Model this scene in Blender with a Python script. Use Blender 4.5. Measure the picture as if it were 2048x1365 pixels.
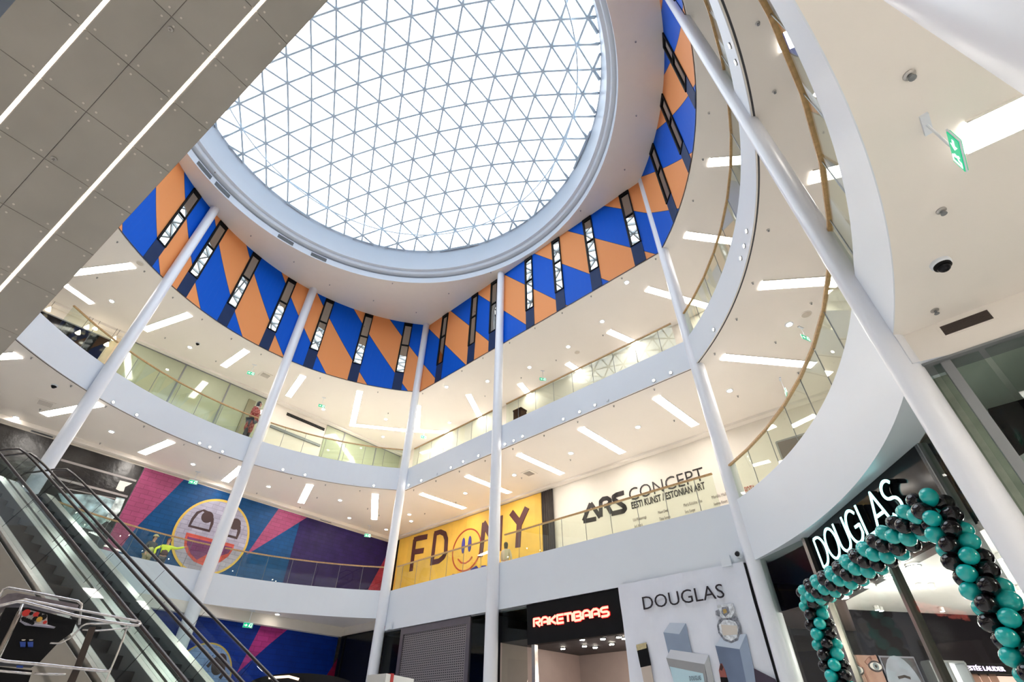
import bpy, bmesh, math, random
import numpy as np
from mathutils import Vector
random.seed(7)
for o in list(bpy.data.objects): bpy.data.objects.remove(o)
SC = bpy.context.scene; COL = SC.collection
EYE = 1.5
# ---------------------------------------------------------------- camera
FPX, PIT, ROL = 966.54, 0.686762, 0.0048062
_c, _s = math.cos(PIT), math.sin(PIT)
_fw = np.array([0, _c, _s]); _u0 = np.array([0, -_s, _c]); _r0 = np.array([1., 0, 0])
_ri = math.cos(ROL)*_r0 + math.sin(ROL)*_u0
_up = -math.sin(ROL)*_r0 + math.cos(ROL)*_u0
cam = bpy.data.cameras.new('camera'); co = bpy.data.objects.new('camera', cam); COL.objects.link(co)
from mathutils import Matrix
m4 = Matrix.Identity(4)
for i in range(3):
    m4[i][0] = _ri[i]; m4[i][1] = _up[i]; m4[i][2] = -_fw[i]
m4[2][3] = EYE
co.matrix_world = m4
cam.sensor_width = 36; cam.lens = FPX/2048*36; cam.clip_start = 0.05; cam.clip_end = 300
SC.camera = co
# ---------------------------------------------------------------- world, exposure
SC.view_settings.view_transform = 'Standard'
try: SC.view_settings.look = 'None'
except Exception: pass
SC.view_settings.gamma = 1; SC.view_settings.use_curve_mapping = False
SC.view_settings.exposure = 1.58
SKY = 1.8
w = bpy.data.worlds.new('overcast_sky'); SC.world = w; w.use_nodes = True
wn = w.node_tree
bg = wn.nodes['Background']
tc = wn.nodes.new('ShaderNodeTexCoord'); nz = wn.nodes.new('ShaderNodeTexNoise'); rp = wn.nodes.new('ShaderNodeValToRGB')
nz.inputs['Scale'].default_value = 2.0
rp.color_ramp.elements[0].color = (0.80, 0.89, 1.0, 1); rp.color_ramp.elements[1].color = (0.95, 0.98, 1.0, 1)
wn.links.new(tc.outputs['Generated'], nz.inputs['Vector']); wn.links.new(nz.outputs['Fac'], rp.inputs['Fac']); wn.links.new(rp.outputs['Color'], bg.inputs['Color'])
bg.inputs['Strength'].default_value = SKY
SC.cycles.use_denoising = True
SC.cycles.max_bounces = 7; SC.cycles.diffuse_bounces = 5; SC.cycles.glossy_bounces = 3
SC.cycles.transparent_max_bounces = 10; SC.cycles.transmission_bounces = 2
SC.cycles.sample_clamp_indirect = 6.0; SC.cycles.caustics_reflective = False; SC.cycles.caustics_refractive = False
SC.cycles.use_light_tree = True
LAMP = 10.5
# sky portal in the mouth of the skylight
pl = bpy.data.lights.new('sky_portal', 'AREA'); pl.shape = 'DISK'; pl.size = 19.6; pl.cycles.is_portal = True
po = bpy.data.objects.new('sky_portal', pl); COL.objects.link(po); po.location = (-5.5, 10.42, 25.25)

# ---------------------------------------------------------------- geometry helpers
def ray(px, py): return _ri*(px-1024)/FPX + _up*(682.5-py)/FPX + _fw
def P(px, py, z):                       # point of the horizontal plane z seen at a pixel
    d = ray(px, py); t = (z-EYE)/d[2]; return (d[0]*t, d[1]*t, z)
class Plane:                            # vertical plane from A (left) to B (right)
    def __init__(s, A, B, off=0.0):
        A = np.array(A, float); B = np.array(B, float)
        s.ex = (B-A)/np.linalg.norm(B-A); n = np.array([s.ex[1], -s.ex[0]])
        if n@(-A) < 0: n = -n
        s.n = n; s.A = A+n*off; s.L = np.linalg.norm(B-A)
    def hit(s, px, py):
        d = ray(px, py); t = (s.A@s.n)/(d[:2]@s.n); q = d[:2]*t
        return ((q-s.A)@s.ex, EYE+d[2]*t)
    def w(s, a, z, o=0.0):
        q = s.A+s.ex*a+s.n*o; return (q[0], q[1], z)
class MB:
    def __init__(s): s.v = []; s.f = []; s.uv = []
    def quad(s, a, b, c, d): n = len(s.v); s.v += [tuple(a), tuple(b), tuple(c), tuple(d)]; s.f.append((n, n+1, n+2, n+3))
    def poly(s, pts): n = len(s.v); s.v += [tuple(p) for p in pts]; s.f.append(tuple(range(n, n+len(pts))))
    def hexa(s, p):                      # 8 corners, bottom ring then top ring
        n = len(s.v); s.v += [tuple(q) for q in p]
        for f in ((0,3,2,1),(4,5,6,7),(0,1,5,4),(1,2,6,5),(2,3,7,6),(3,0,4,7)): s.f.append(tuple(n+i for i in f))
    def box(s, c, h, ex=(1,0,0), ey=(0,1,0), ez=(0,0,1)):
        c = np.array(c, float); X = np.array(ex, float)*h[0]; Y = np.array(ey, float)*h[1]; Z = np.array(ez, float)*h[2]
        s.hexa([c-X-Y-Z, c+X-Y-Z, c+X+Y-Z, c-X+Y-Z, c-X-Y+Z, c+X-Y+Z, c+X+Y+Z, c-X+Y+Z])
    def bar(s, a, b, w_, h_, up=(0,0,1)):
        a = np.array(a, float); b = np.array(b, float); d = b-a; L = np.linalg.norm(d)
        if L < 1e-6: return
        d /= L; up = np.array(up, float); x = np.cross(d, up)
        if np.linalg.norm(x) < 1e-4: x = np.cross(d, (1, 0, 0))
        x /= np.linalg.norm(x); y = np.cross(x, d); s.box((a+b)/2, (L/2, w_/2, h_/2), d, x, y)
    def tube(s, pts, r, n=8, cap=True):
        pts = [np.array(p, float) for p in pts]; rs = r if isinstance(r, (list, tuple)) else [r]*len(pts)
        base = len(s.v); prev = None
        for i, p in enumerate(pts):
            d = pts[min(i+1, len(pts)-1)]-pts[max(i-1, 0)]; d /= np.linalg.norm(d)+1e-12
            if prev is None:
                a = np.cross(d, (0, 0, 1)); a = np.cross(d, (1, 0, 0)) if np.linalg.norm(a) < .1 else a
            else: a = prev-d*(prev@d)
            a /= np.linalg.norm(a); prev = a; b = np.cross(d, a)
            for k in range(n):
                t = 2*math.pi*k/n; s.v.append(tuple(p+rs[i]*(a*math.cos(t)+b*math.sin(t))))
        for i in range(len(pts)-1):
            for k in range(n):
                k2 = (k+1) % n; s.f.append((base+i*n+k, base+i*n+k2, base+(i+1)*n+k2, base+(i+1)*n+k))
        if cap: s.f.append(tuple(base+k for k in range(n))[::-1]); s.f.append(tuple(base+(len(pts)-1)*n+k for k in range(n)))
    def lathe(s, prof, c=(0,0,0), n=24, closed=False):   # prof: (radius, z)
        base = len(s.v)
        for r, z in prof:
            for k in range(n):
                t = 2*math.pi*k/n; s.v.append((c[0]+r*math.cos(t), c[1]+r*math.sin(t), c[2]+z))
        for i in range(len(prof)-1):
            for k in range(n):
                k2 = (k+1) % n; s.f.append((base+i*n+k, base+i*n+k2, base+(i+1)*n+k2, base+(i+1)*n+k))
        if not closed:
            s.f.append(tuple(base+k for k in range(n))[::-1]); s.f.append(tuple(base+(len(prof)-1)*n+k for k in range(n)))
    def prism(s, pl, pts, o0, o1):       # polygon (a,z) on a Plane, from offset o0 to o1
        n = len(s.v); k = len(pts)
        s.v += [pl.w(a, z, o0) for a, z in pts]+[pl.w(a, z, o1) for a, z in pts]
        s.f.append(tuple(n+i for i in range(k))[::-1]); s.f.append(tuple(n+k+i for i in range(k)))
        for i in range(k): j = (i+1) % k; s.f.append((n+i, n+j, n+k+j, n+k+i))
    def stroke(s, pl, pts, wd, o0, o1, rnd=True):
        for (a, b) in zip(pts[:-1], pts[1:]):
            a = np.array(a, float); b = np.array(b, float); d = b-a; L = np.linalg.norm(d)
            if L < 1e-5: continue
            d /= L; q = np.array([-d[1], d[0]])*wd/2
            s.prism(pl, [a-q, b-q, b+q, a+q], o0, o1)
        if rnd:
            for a in pts[1:-1]: s.prism(pl, [(a[0]+wd/2*math.cos(t), a[1]+wd/2*math.sin(t)) for t in np.linspace(0, 2*math.pi, 13)[:-1]], o0, o1)
    def build(s, name, mat, parent=None, smooth=False, uv=None):
        me = bpy.data.meshes.new(name); me.from_pydata(s.v, [], s.f); me.validate(clean_customdata=False); me.update()
        if mat: me.materials.append(mat)
        if smooth:
            for p in me.polygons: p.use_smooth = True
        if uv is not None:
            lay = me.uv_layers.new(name='UVMap')
            for lp in me.loops: lay.data[lp.index].uv = uv[lp.vertex_index]
        o = bpy.data.objects.new(name, me); COL.objects.link(o)
        if parent: o.parent = parent; o.matrix_parent_inverse = parent.matrix_world.inverted()
        return o
def fixn(o):
    bm = bmesh.new(); bm.from_mesh(o.data); bmesh.ops.recalc_face_normals(bm, faces=bm.faces); bm.to_mesh(o.data); bm.free(); return o
def smooth_angle(o, ang=40):
    for p in o.data.polygons: p.use_smooth = True
    try: o.data.set_sharp_from_angle(angle=math.radians(ang))
    except Exception: pass
    return o
def E(name, label, cat, loc=(0,0,0), group=None):
    o = bpy.data.objects.new(name, None); COL.objects.link(o); o.location = loc; o.empty_display_size = .2
    o.matrix_world = Matrix.Translation(loc)
    o['label'] = label; o['category'] = cat
    if group: o['group'] = group
    return o
def tag(o, label, cat, group=None):
    o['label'] = label; o['category'] = cat
    if group: o['group'] = group
    return o
def struct(o): o['kind'] = 'structure'; return o
ORD = ['first','second','third','fourth','fifth','sixth','seventh','eighth','ninth','tenth','eleventh','twelfth','thirteenth','fourteenth','fifteenth','sixteenth','seventeenth','eighteenth','nineteenth','twentieth','twenty-first','twenty-second','twenty-third','twenty-fourth','twenty-fifth','twenty-sixth','twenty-seventh','twenty-eighth','twenty-ninth','thirtieth']
def ordn(i, n): return 'leftmost' if i == 0 else ('rightmost' if i == n-1 else ORD[i]+' from the left')

# ---------------------------------------------------------------- materials
def M(name, col, rough=.5, metal=0., em=None, es=0., noise=0.03, nscale=3., bump=0., spec=.5, coat=0., alpha=None):
    m = bpy.data.materials.new(name); m.use_nodes = True; nt = m.node_tree; b = nt.nodes['Principled BSDF']
    b.inputs['Roughness'].default_value = rough; b.inputs['Metallic'].default_value = metal
    b.inputs['Specular IOR Level'].default_value = spec; b.inputs['Coat Weight'].default_value = coat; b.inputs['Coat Roughness'].default_value = .03
    t = nt.nodes.new('ShaderNodeTexCoord'); n = nt.nodes.new('ShaderNodeTexNoise'); n.inputs['Scale'].default_value = nscale; n.inputs['Detail'].default_value = 3
    nt.links.new(t.outputs['Object'], n.inputs['Vector'])
    r = nt.nodes.new('ShaderNodeValToRGB'); c = np.array(col[:3])
    r.color_ramp.elements[0].position = .3; r.color_ramp.elements[1].position = .7
    r.color_ramp.elements[0].color = tuple(np.clip(c*(1-noise), 0, 1))+(1,); r.color_ramp.elements[1].color = tuple(np.clip(c*(1+noise), 0, 1))+(1,)
    nt.links.new(n.outputs['Fac'], r.inputs['Fac']); nt.links.new(r.outputs['Color'], b.inputs['Base Color'])
    if bump:
        bp = nt.nodes.new('ShaderNodeBump'); bp.inputs['Strength'].default_value = bump; bp.inputs['Distance'].default_value = .02
        nt.links.new(n.outputs['Fac'], bp.inputs['Height']); nt.links.new(bp.outputs['Normal'], b.inputs['Normal'])
    if em: b.inputs['Emission Color'].default_value = tuple(em)+(1,); b.inputs['Emission Strength'].default_value = es
    return m
def glass(name, tint, refl=1.0, dens=0.0, ior=1.5, rough=0.0):
    m = bpy.data.materials.new(name); m.use_nodes = True; nt = m.node_tree; nt.nodes.clear()
    out = nt.nodes.new('ShaderNodeOutputMaterial'); tr = nt.nodes.new('ShaderNodeBsdfTransparent'); gl = nt.nodes.new('ShaderNodeBsdfGlossy')
    fr = nt.nodes.new('ShaderNodeFresnel'); fr.inputs['IOR'].default_value = ior
    mul = nt.nodes.new('ShaderNodeMath'); mul.operation = 'MULTIPLY'; mul.inputs[1].default_value = refl; mul.use_clamp = True
    mx = nt.nodes.new('ShaderNodeMixShader'); tr.inputs['Color'].default_value = tuple(tint)+(1,); gl.inputs['Roughness'].default_value = rough
    geo = nt.nodes.new('ShaderNodeNewGeometry'); iv = nt.nodes.new('ShaderNodeMath'); iv.operation = 'MULTIPLY_ADD'; iv.inputs[1].default_value = 1/ior-ior; iv.inputs[2].default_value = ior
    nt.links.new(geo.outputs['Backfacing'], iv.inputs[0]); nt.links.new(iv.outputs[0], fr.inputs['IOR'])
    nt.links.new(fr.outputs['Fac'], mul.inputs[0]); nt.links.new(mul.outputs[0], mx.inputs['Fac']); nt.links.new(tr.outputs[0], mx.inputs[1]); nt.links.new(gl.outputs[0], mx.inputs[2])
    nt.links.new(mx.outputs[0], out.inputs['Surface'])
    return m
CEIL = M('cream_ceiling_paint', (.85, .80, .74), .55, noise=.012, nscale=.6)
WHITE = M('white_fascia_paint', (.745, .785, .84), .42, noise=.012, nscale=.8)
WALLC = M('cream_wall_paint', (.76, .71, .635), .6, noise=.015)
COLM = M('white_column_paint', (.81, .83, .88), .32, noise=.01)
FLOORM = M('pale_stone_floor', (.81, .79, .765), .3, noise=.06, nscale=.7)
DARKGAP = M('dark_reveal', (.05, .05, .055), .6)
STEELB = M('pale_blue_steel', (.58, .68, .76), .45, .0, noise=.05)
STEEL = M('brushed_steel', (.50, .48, .46), .28, .9, noise=.08, nscale=12)
GREYM = M('grey_powder_coat', (.22, .23, .24), .4, .2)
BLACK = M('black_gloss', (.008, .008, .010), .10, noise=.1, spec=.22)
BLACKM = M('black_matt', (.006, .006, .007), .6, noise=.15, spec=.15)
RUBBER = M('dark_rubber', (.045, .032, .032), .3, noise=.1)
WOOD = M('oak_handrail', (.50, .30, .13), .4, noise=.18, nscale=18)
GLASSR = glass('balustrade_glass', (.92, .955, .90), .85)
GLASSE = glass('escalator_glass', (.95, .985, .98), .8)
GLASSS = glass('shop_glass', (.84, .88, .86), .35)
GLASSD = glass('skylight_glass', (.97, .985, 1.0), .3)
LIGHT = M('lit_diffuser', (.9, .9, .9), .5, em=(1., .94, .86), es=LAMP)
LIGHTU = M('lit_upper_diffuser', (.9, .9, .9), .5, em=(1., .94, .87), es=LAMP*.82)
DOWN = M('lit_downlight', (.9, .9, .9), .5, em=(1., .92, .80), es=26)
SPOTM = M('lit_spot_lens', (.9, .9, .9), .5, em=(1., .90, .76), es=22)
LED = M('lit_led_strip', (.9, .9, .9), .5, em=(1., .90, .78), es=6)
BEIGEP = M('taupe_soffit_panel', (.36, .335, .295), .36, noise=.07, nscale=1.2, spec=.6)
BLUE = (0.0, .098, .60); ORANGE = (.86, .33, .115); NAVY = M('navy_spandrel', (.018, .036, .105), .5, spec=.1)
GRN = M('exit_green', (.0, .30, .14), .4, em=(0, .35, .16), es=.4); EXW = M('exit_white', (.85, .9, .87), .4, em=(.8, .9, .85), es=.5)

# ---------------------------------------------------------------- levels and the plan of the atrium edge
L1b, LOW, L1t, L1r = 5.53, 5.06, 6.65, 7.66
L2b, L2t, L2r = 11.41, 12.60, 13.70
CE, TOP, DB = 17.475, 22.80, 25.20
Cc = np.array([-5.54, 24.38]); Ee = np.array([6.2, 13.55])
def arc(c, R, a0, a1, n): t = np.radians(np.linspace(a0, a1, n)); return np.c_[c[0]+R*np.cos(t), c[1]+R*np.sin(t)]
lc = np.array([-4.1, 12.65]); rc = np.array([-6.6, 11.0])
LA = arc(lc, 11.84, 185, 97.0, 60); LA[:, :] += np.linspace(0, 1, 60)[:, None]*(Cc-LA[-1]); LA[:, 0] -= np.linspace(1, 0, 60)**1.0*.12
ST = np.array([Cc+(Ee-Cc)*t for t in np.linspace(0, 1, 18)[1:]])
RA = arc(rc, 13.10, 11.27, -90, 90)[1:]
LOOP = np.r_[LA, ST, RA]
SEG = np.r_[0, np.cumsum(np.hypot(*np.diff(LOOP, axis=0).T))]; U0 = SEG[59]
def B(u, off=0.0):                       # point of the edge; off > 0 towards the void
    s = u+U0; i = int(np.clip(np.searchsorted(SEG, s)-1, 0, len(LOOP)-2)); t = (s-SEG[i])/(SEG[i+1]-SEG[i])
    p = LOOP[i]+(LOOP[i+1]-LOOP[i])*t; d = LOOP[i+1]-LOOP[i]; d /= np.linalg.norm(d); n = np.array([d[1], -d[0]])
    return p+n*off
def Bn(u): return B(u, 1)-B(u, 0)
UMAX = SEG[-1]-U0; UMIN = -U0
def near(px, py):                        # edge parameter seen at a pixel azimuth
    r = ray(px, py); az = math.atan2(r[0], r[1]); best = None
    for u in np.arange(UMIN, 26.5, .02):
        p = B(u); d = abs(math.atan2(p[0], p[1])-az)
        if best is None or d < best[0]: best = (d, u)
    return best[1]
O0 = np.array([-5.5, 10.42])
def ringslab(name, inner, R, z0, z1, mat, top=True, bot=True, outer=True):
    mb = MB(); n = len(inner); out = []
    for p in inner:
        d = p-O0; d /= np.linalg.norm(d); out.append(O0+d*R)
    for i in range(n):
        j = (i+1) % n; a, b, c, d = inner[i], inner[j], out[j], out[i]
        if bot: mb.quad((*a, z0), (*b, z0), (*c, z0), (*d, z0))
        if top: mb.quad((*a, z1), (*d, z1), (*c, z1), (*b, z1))
        if outer: mb.quad((*d, z0), (*c, z0), (*c, z1), (*d, z1))
    return mb.build(name, mat)
def off_loop(pts, off):
    n = len(pts); r = []
    for i in range(n):
        d = pts[(i+1) % n]-pts[i-1]; d /= np.linalg.norm(d); r.append(pts[i]+np.array([d[1], -d[0]])*off)
    return np.array(r)
CLOSE_UP = np.array([(-9.6, -1.3), (-12.6, .6), (-14.8, 3.4), (-16.0, 7.2)])
CLOSE_L1 = np.array([(-8.3, 1.0), (-8.6, 5.2), (-9.4, 6.2), (-12.2, 8.55), (-14.6, 10.4)])
LUP = np.r_[LOOP, CLOSE_UP]; LL1 = np.r_[LOOP, CLOSE_L1]
# floor
mb = MB(); mb.quad((-34, -14, 0), (26, -14, 0), (26, 40, 0), (-34, 40, 0)); struct(mb.build('floor', FLOORM))
# slabs: ceiling planes, walking surfaces, fascias
struct(ringslab('ceiling', LL1, 27, L1b, L1t, CEIL, top=False, outer=False))
struct(ringslab('floor', LL1, 27, L1b, L1t, FLOORM, bot=False, outer=False))
struct(ringslab('ceiling', LUP, 27, L2b, L2t, CEIL, top=False, outer=False))
struct(ringslab('floor', LUP, 27, L2b, L2t, FLOORM, bot=False, outer=False))
struct(ringslab('ceiling', off_loop(LUP, -.02), 27, CE, CE+.1, CEIL, top=False, outer=False))
def fascia(name, loop, zb, zt, th=.012, mat=WHITE, closed=True):
    mb = MB(); inn = off_loop(loop, th); n = len(loop)
    for i in range(n if closed else n-1):
        j = (i+1) % n; a, b = inn[i], inn[j]; c, d = loop[j], loop[i]; z0 = zb(i) if callable(zb) else zb; z1 = zb(j) if callable(zb) else zb
        mb.quad((*a, z0), (*a, zt), (*b, zt), (*b, z1)); mb.quad((*a, zt), (*d, zt), (*c, zt), (*b, zt)); mb.quad((*a, z0), (*b, z1), (*c, z1), (*d, z0))
        mb.quad((*d, z0), (*c, z1), (*c, zt), (*d, zt))
    return struct(mb.build(name, mat))
iC = 59; iE = 76; iF = int(np.searchsorted(SEG, 24.85+U0))
LX = LL1
# first gallery fascia: shallow on the left and far right, deeper over the shop fronts
fascia('trim_1', LX[0:iC+1], L1b, L1t, closed=False); fascia('trim_2', LX[iC:iF+1], LOW, L1t, closed=False)
fascia('trim_3', np.r_[LX[iF:], LX[:1]], L1b, L1t, closed=False)
fascia('trim_4', LUP, L2b, L2t)
# flat dark strip that paints in the shadow gap under the second gallery fascia
mb = MB(); a_ = off_loop(LUP, -.03); b_ = off_loop(LUP, -.07)
for i in range(len(LUP)):
    j = (i+1) % len(LUP); mb.quad((*a_[i], L2b-.004), (*a_[j], L2b-.004), (*b_[j], L2b-.004), (*b_[i], L2b-.004))
struct(mb.build('trim_5', DARKGAP))
# underside of the dropped shop-front zone (behind the deeper fascia)
mb = MB()
for i in range(iC, iF):
    p, q = LX[i], LX[i+1]
    for X, Y in ((p, q),):
        d1 = Bn(SEG[i]-U0); d2 = Bn(SEG[min(i+1, len(SEG)-1)]-U0)
        mb.quad((*X, LOW+.003), (*Y, LOW+.003), (*(Y-d2*.5), LOW+.003), (*(X-d1*.5), LOW+.003))
struct(mb.build('ceiling', WHITE))

# ---------------------------------------------------------------- upper soffit, skylight ring, dome
mb = MB(); n = len(LUP); SR = 10.04
for i in range(n):
    j = (i+1) % n; a, b = LUP[i], LUP[j]
    ca = O0+(a-O0)/np.linalg.norm(a-O0)*SR; cb = O0+(b-O0)/np.linalg.norm(b-O0)*SR
    m1 = (a+ca)/2; m2 = (b+cb)/2
    mb.quad((*ca, TOP), (*cb, TOP), (*m2, TOP), (*m1, TOP)); mb.quad((*m1, TOP), (*m2, TOP), (*b, TOP), (*a, TOP))
struct(mb.build('ceiling', M('cream_soffit_paint', (.87, .82, .73), .5, noise=.01)))
NR = 120
def revolve(name, prof, mat, sm=False):
    mb = MB(); mb.lathe([(r, z) for r, z in prof], (O0[0], O0[1], 0), NR, closed=True); o = mb.build(name, mat); smooth_angle(o, 30); return o
struct(revolve('trim_6', [(SR+.9, TOP+.001), (SR, TOP), (SR, TOP+.42), (SR+.16, TOP+.44), (SR+.16, TOP+.56), (9.86, TOP+.56), (9.82, TOP+.62), (9.82, TOP+.78), (9.66, TOP+.80), (9.60, DB), (9.60, DB+.12), (10.6, DB+.14)], WHITE))
struct(revolve('trim_7', [(SR+.15, TOP+.43), (SR+.15, TOP+.57)], DARKGAP))
# roof deck that keeps the sky out everywhere but the skylight
mb = MB()
for i in range(NR):
    t0, t1 = 2*math.pi*i/NR, 2*math.pi*(i+1)/NR
    mb.quad(*[(O0[0]+r*math.cos(t), O0[1]+r*math.sin(t), DB+.13) for r, t in ((10.5, t0), (10.5, t1), (34, t1), (34, t0))])
struct(mb.build('roof', WHITE))
HD = 2.8; RS = (9.6**2+HD**2)/(2*HD); DC = np.array([O0[0], O0[1], DB+HD-RS])
def dome_pt(p, lift=0.0):                # flat lattice point -> sphere (equidistant)
    v = p-O0; rho = np.linalg.norm(v)
    if rho < 1e-9: return DC+np.array([0, 0, RS+lift])
    th = rho/RS; d = v/rho; return DC+(RS+lift)*np.array([d[0]*math.sin(th), d[1]*math.sin(th), math.cos(th)])
def dome_inv(px, py):
    r = ray(px, py); cc = DC-np.array([0, 0, EYE]); a = r@r; b = -2*r@cc; q = cc@cc-RS*RS
    t = (-b+math.sqrt(b*b-4*a*q))/(2*a); s = t*r-cc; rho = RS*math.acos(s[2]/RS); d = s[:2]/np.linalg.norm(s[:2]); return O0+d*rho
LS = 1.30; AZ = math.radians(103.3)
n0 = dome_inv(680+657/2.904, 338/2.904)
e1 = np.array([math.sin(AZ), math.cos(AZ)])*LS; e2 = np.array([math.sin(AZ-math.pi/3), math.cos(AZ-math.pi/3)])*LS
RHOM = RS*math.asin(9.6/RS)
inside = lambda p: np.linalg.norm(p-O0) < RHOM
mb = MB(); hub = MB()
def clip(p, q):
    lo, hi = 0., 1.
    for _ in range(24):
        m = (lo+hi)/2
        if inside(p+(q-p)*m): lo = m
        else: hi = m
    return p+(q-p)*lo
for i in range(-16, 17):
    for j in range(-16, 17):
        p = n0+i*e1+j*e2
        if inside(p):
            c = dome_pt(p); nn = (c-DC)/np.linalg.norm(c-DC)
            hub.tube([c-nn*.17, c+nn*.0], .065, 8)
        for d in (e1, e2, e2-e1):
            q = p+d; ip, iq = inside(p), inside(q)
            if not (ip or iq): continue
            a, b = (p, q) if ip else (q, p)
            if not (ip and iq): b = clip(a, b)
            A_, B_ = dome_pt(a, -.08), dome_pt(b, -.08); mid = (A_+B_)/2-DC
            mb.bar(A_, B_, .088, .15, up=mid/np.linalg.norm(mid))
sky = struct(bpy.data.objects.new('skylight', None)); COL.objects.link(sky)
mb.build('lattice', STEELB, sky); hub.build('lattice_node', STEELB, sky)
mg = MB(); K = 14
for i in range(K):
    for k in range(72):
        a0, a1 = RHOM*i/K, RHOM*(i+1)/K; t0, t1 = 2*math.pi*k/72, 2*math.pi*(k+1)/72
        f = lambda a, t: dome_pt(O0+a*np.array([math.cos(t), math.sin(t)])+1e-9, .0)
        if i: mg.quad(f(a0, t0), f(a1, t0), f(a1, t1), f(a0, t1))
        else: mg.poly([f(a0, t0), f(a1, t0), f(a1, t1)])
mg.build('pane', GLASSD, sky)
mc = MB(); mc.tube([(O0[0]+8.55*math.cos(t), O0[1]+8.55*math.sin(t), DB+.30) for t in np.linspace(0, 2*math.pi, 97)], .035, 6, cap=False)
tag(mc.build('conduit_ring', STEELB), 'thin grey conduit ring hung just below the edge of the glass dome', 'conduit')
# slot vents in the upright face of the skylight ring
vs = [(412, 340, 480), (450, 378, 420), (576, 475, 300), (640, 510, 250)]
for i, (px, py, _) in enumerate(vs):
    p = P(px, py, TOP+.2); d = np.array(p[:2])-O0; t = math.atan2(d[1], d[0]); th = np.array([-math.sin(t), math.cos(t), 0]); nr = np.array([math.cos(t), math.sin(t), 0])
    m_ = MB(); m_.box((*(O0+(SR-.01)*nr[:2]), TOP+.21), (.45, .015, .13), th, nr)
    for k in range(-3, 4): m_.box((*(O0+(SR-.03)*nr[:2]), TOP+.21+k*.035), (.44, .012, .007), th, nr)
    tag(m_.build('slot_vent', GREYM), 'grey slot vent in the skylight ring, '+ordn(i, 4)+' of the four', 'vent', 'slot vents in the skylight ring')

# ---------------------------------------------------------------- painted drum wall (blue and orange stripes) and its tall windows
def stripe_mat():
    m = bpy.data.materials.new('blue_orange_stripe_paint'); m.use_nodes = True; nt = m.node_tree; b = nt.nodes['Principled BSDF']; b.inputs['Roughness'].default_value = .5; b.inputs['Specular IOR Level'].default_value = .12
    uv = nt.nodes.new('ShaderNodeUVMap'); sp = nt.nodes.new('ShaderNodeSeparateXYZ'); nt.links.new(uv.outputs[0], sp.inputs[0])
    def mth(op, a, b_=None):
        n = nt.nodes.new('ShaderNodeMath'); n.operation = op
        for i, v in enumerate((a, b_)):
            if v is None: continue
            if isinstance(v, (int, float)): n.inputs[i].default_value = v
            else: nt.links.new(v, n.inputs[i])
        return n.outputs[0]
    t = mth('ADD', sp.outputs[0], mth('MULTIPLY', sp.outputs[1], .808))
    t = mth('DIVIDE', mth('ADD', t, 60-1.70), 2.368*2)       # phase
    fr = mth('FRACT', mth('ADD', t, PH)); isb = mth('LESS_THAN', fr, .5)
    d = mth('FRACT', mth('MULTIPLY', mth('ADD', t, PH), 2)); e = mth('MINIMUM', d, mth('SUBTRACT', 1, d)); line = mth('LESS_THAN', e, .0065)
    mx = nt.nodes.new('ShaderNodeMix'); mx.data_type = 'RGBA'; mx.inputs['A'].default_value = ORANGE+(1,); mx.inputs['B'].default_value = BLUE+(1,); nt.links.new(isb, mx.inputs['Factor'])
    m2 = nt.nodes.new('ShaderNodeMix'); m2.data_type = 'RGBA'; m2.inputs['B'].default_value = (.02, .04, .09, 1); nt.links.new(mx.outputs['Result'], m2.inputs['A']); nt.links.new(line, m2.inputs['Factor'])
    nt.links.new(m2.outputs['Result'], b.inputs['Base Color'])
    return m
PH = -(60)/(2.368*2)                     # so that the boundary at u = 1.70 starts a blue band
STR = stripe_mat()
mb = MB(); uvs = []
us = list(np.arange(UMIN, UMAX, .25))+[UMAX]
us = sorted(set([round(float(x), 3) for x in us]+[0.0, round(float(SEG[iE]-U0), 3)]))
for a, b in zip(us[:-1], us[1:]):
    pa, pb = B(a+1e-4), B(b-1e-4)
    mb.quad((*pa, CE), (*pb, CE), (*pb, TOP), (*pa, TOP)); uvs += [(a, CE-17.475), (b, CE-17.475), (b, TOP-17.475), (a, TOP-17.475)]
struct(mb.build('wall_drum', STR, uv=uvs))
mb = MB()
lp = np.r_[[LOOP[-1]], CLOSE_UP, [LOOP[0]]]
for a, b in zip(lp[:-1], lp[1:]): mb.quad((*a, CE), (*b, CE), (*b, TOP), (*a, TOP))
struct(mb.build('wall_drum_rear', M('dark_rear_wall_paint', (.03, .03, .035), .6)))
# thin dark bottom edge
mb = MB()
for a, b in zip(us[:-1], us[1:]):
    pa, pb = B(a+1e-4, .012), B(b-1e-4, .012); mb.quad((*pa, CE), (*pb, CE), (*pb, CE+.035), (*pa, CE+.035))
struct(mb.build('trim_8', DARKGAP))
TINT = M('dark_reflecting_window_glass', (.06, .05, .04), .02, noise=.05, spec=1.0, coat=1.0); TINT.node_tree.nodes['Principled BSDF'].inputs['Metallic'].default_value = .0
def mirror_glass():
    m = bpy.data.materials.new('dark_mirror_glass'); m.use_nodes = True; b = m.node_tree.nodes['Principled BSDF']
    b.inputs['Base Color'].default_value = (.42, .39, .34, 1); b.inputs['Metallic'].default_value = 1.0; b.inputs['Roughness'].default_value = .015; return m
MIR = mirror_glass()
WU = [-18.0, -15.68, -13.66, -11.33, -8.97, -6.48, -3.94, -1.36, 1.68, 4.42, 6.1, 8.8, 10.77, 12.87, 15.15, 17.85, 20.08, 22.45, 24.8]
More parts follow.
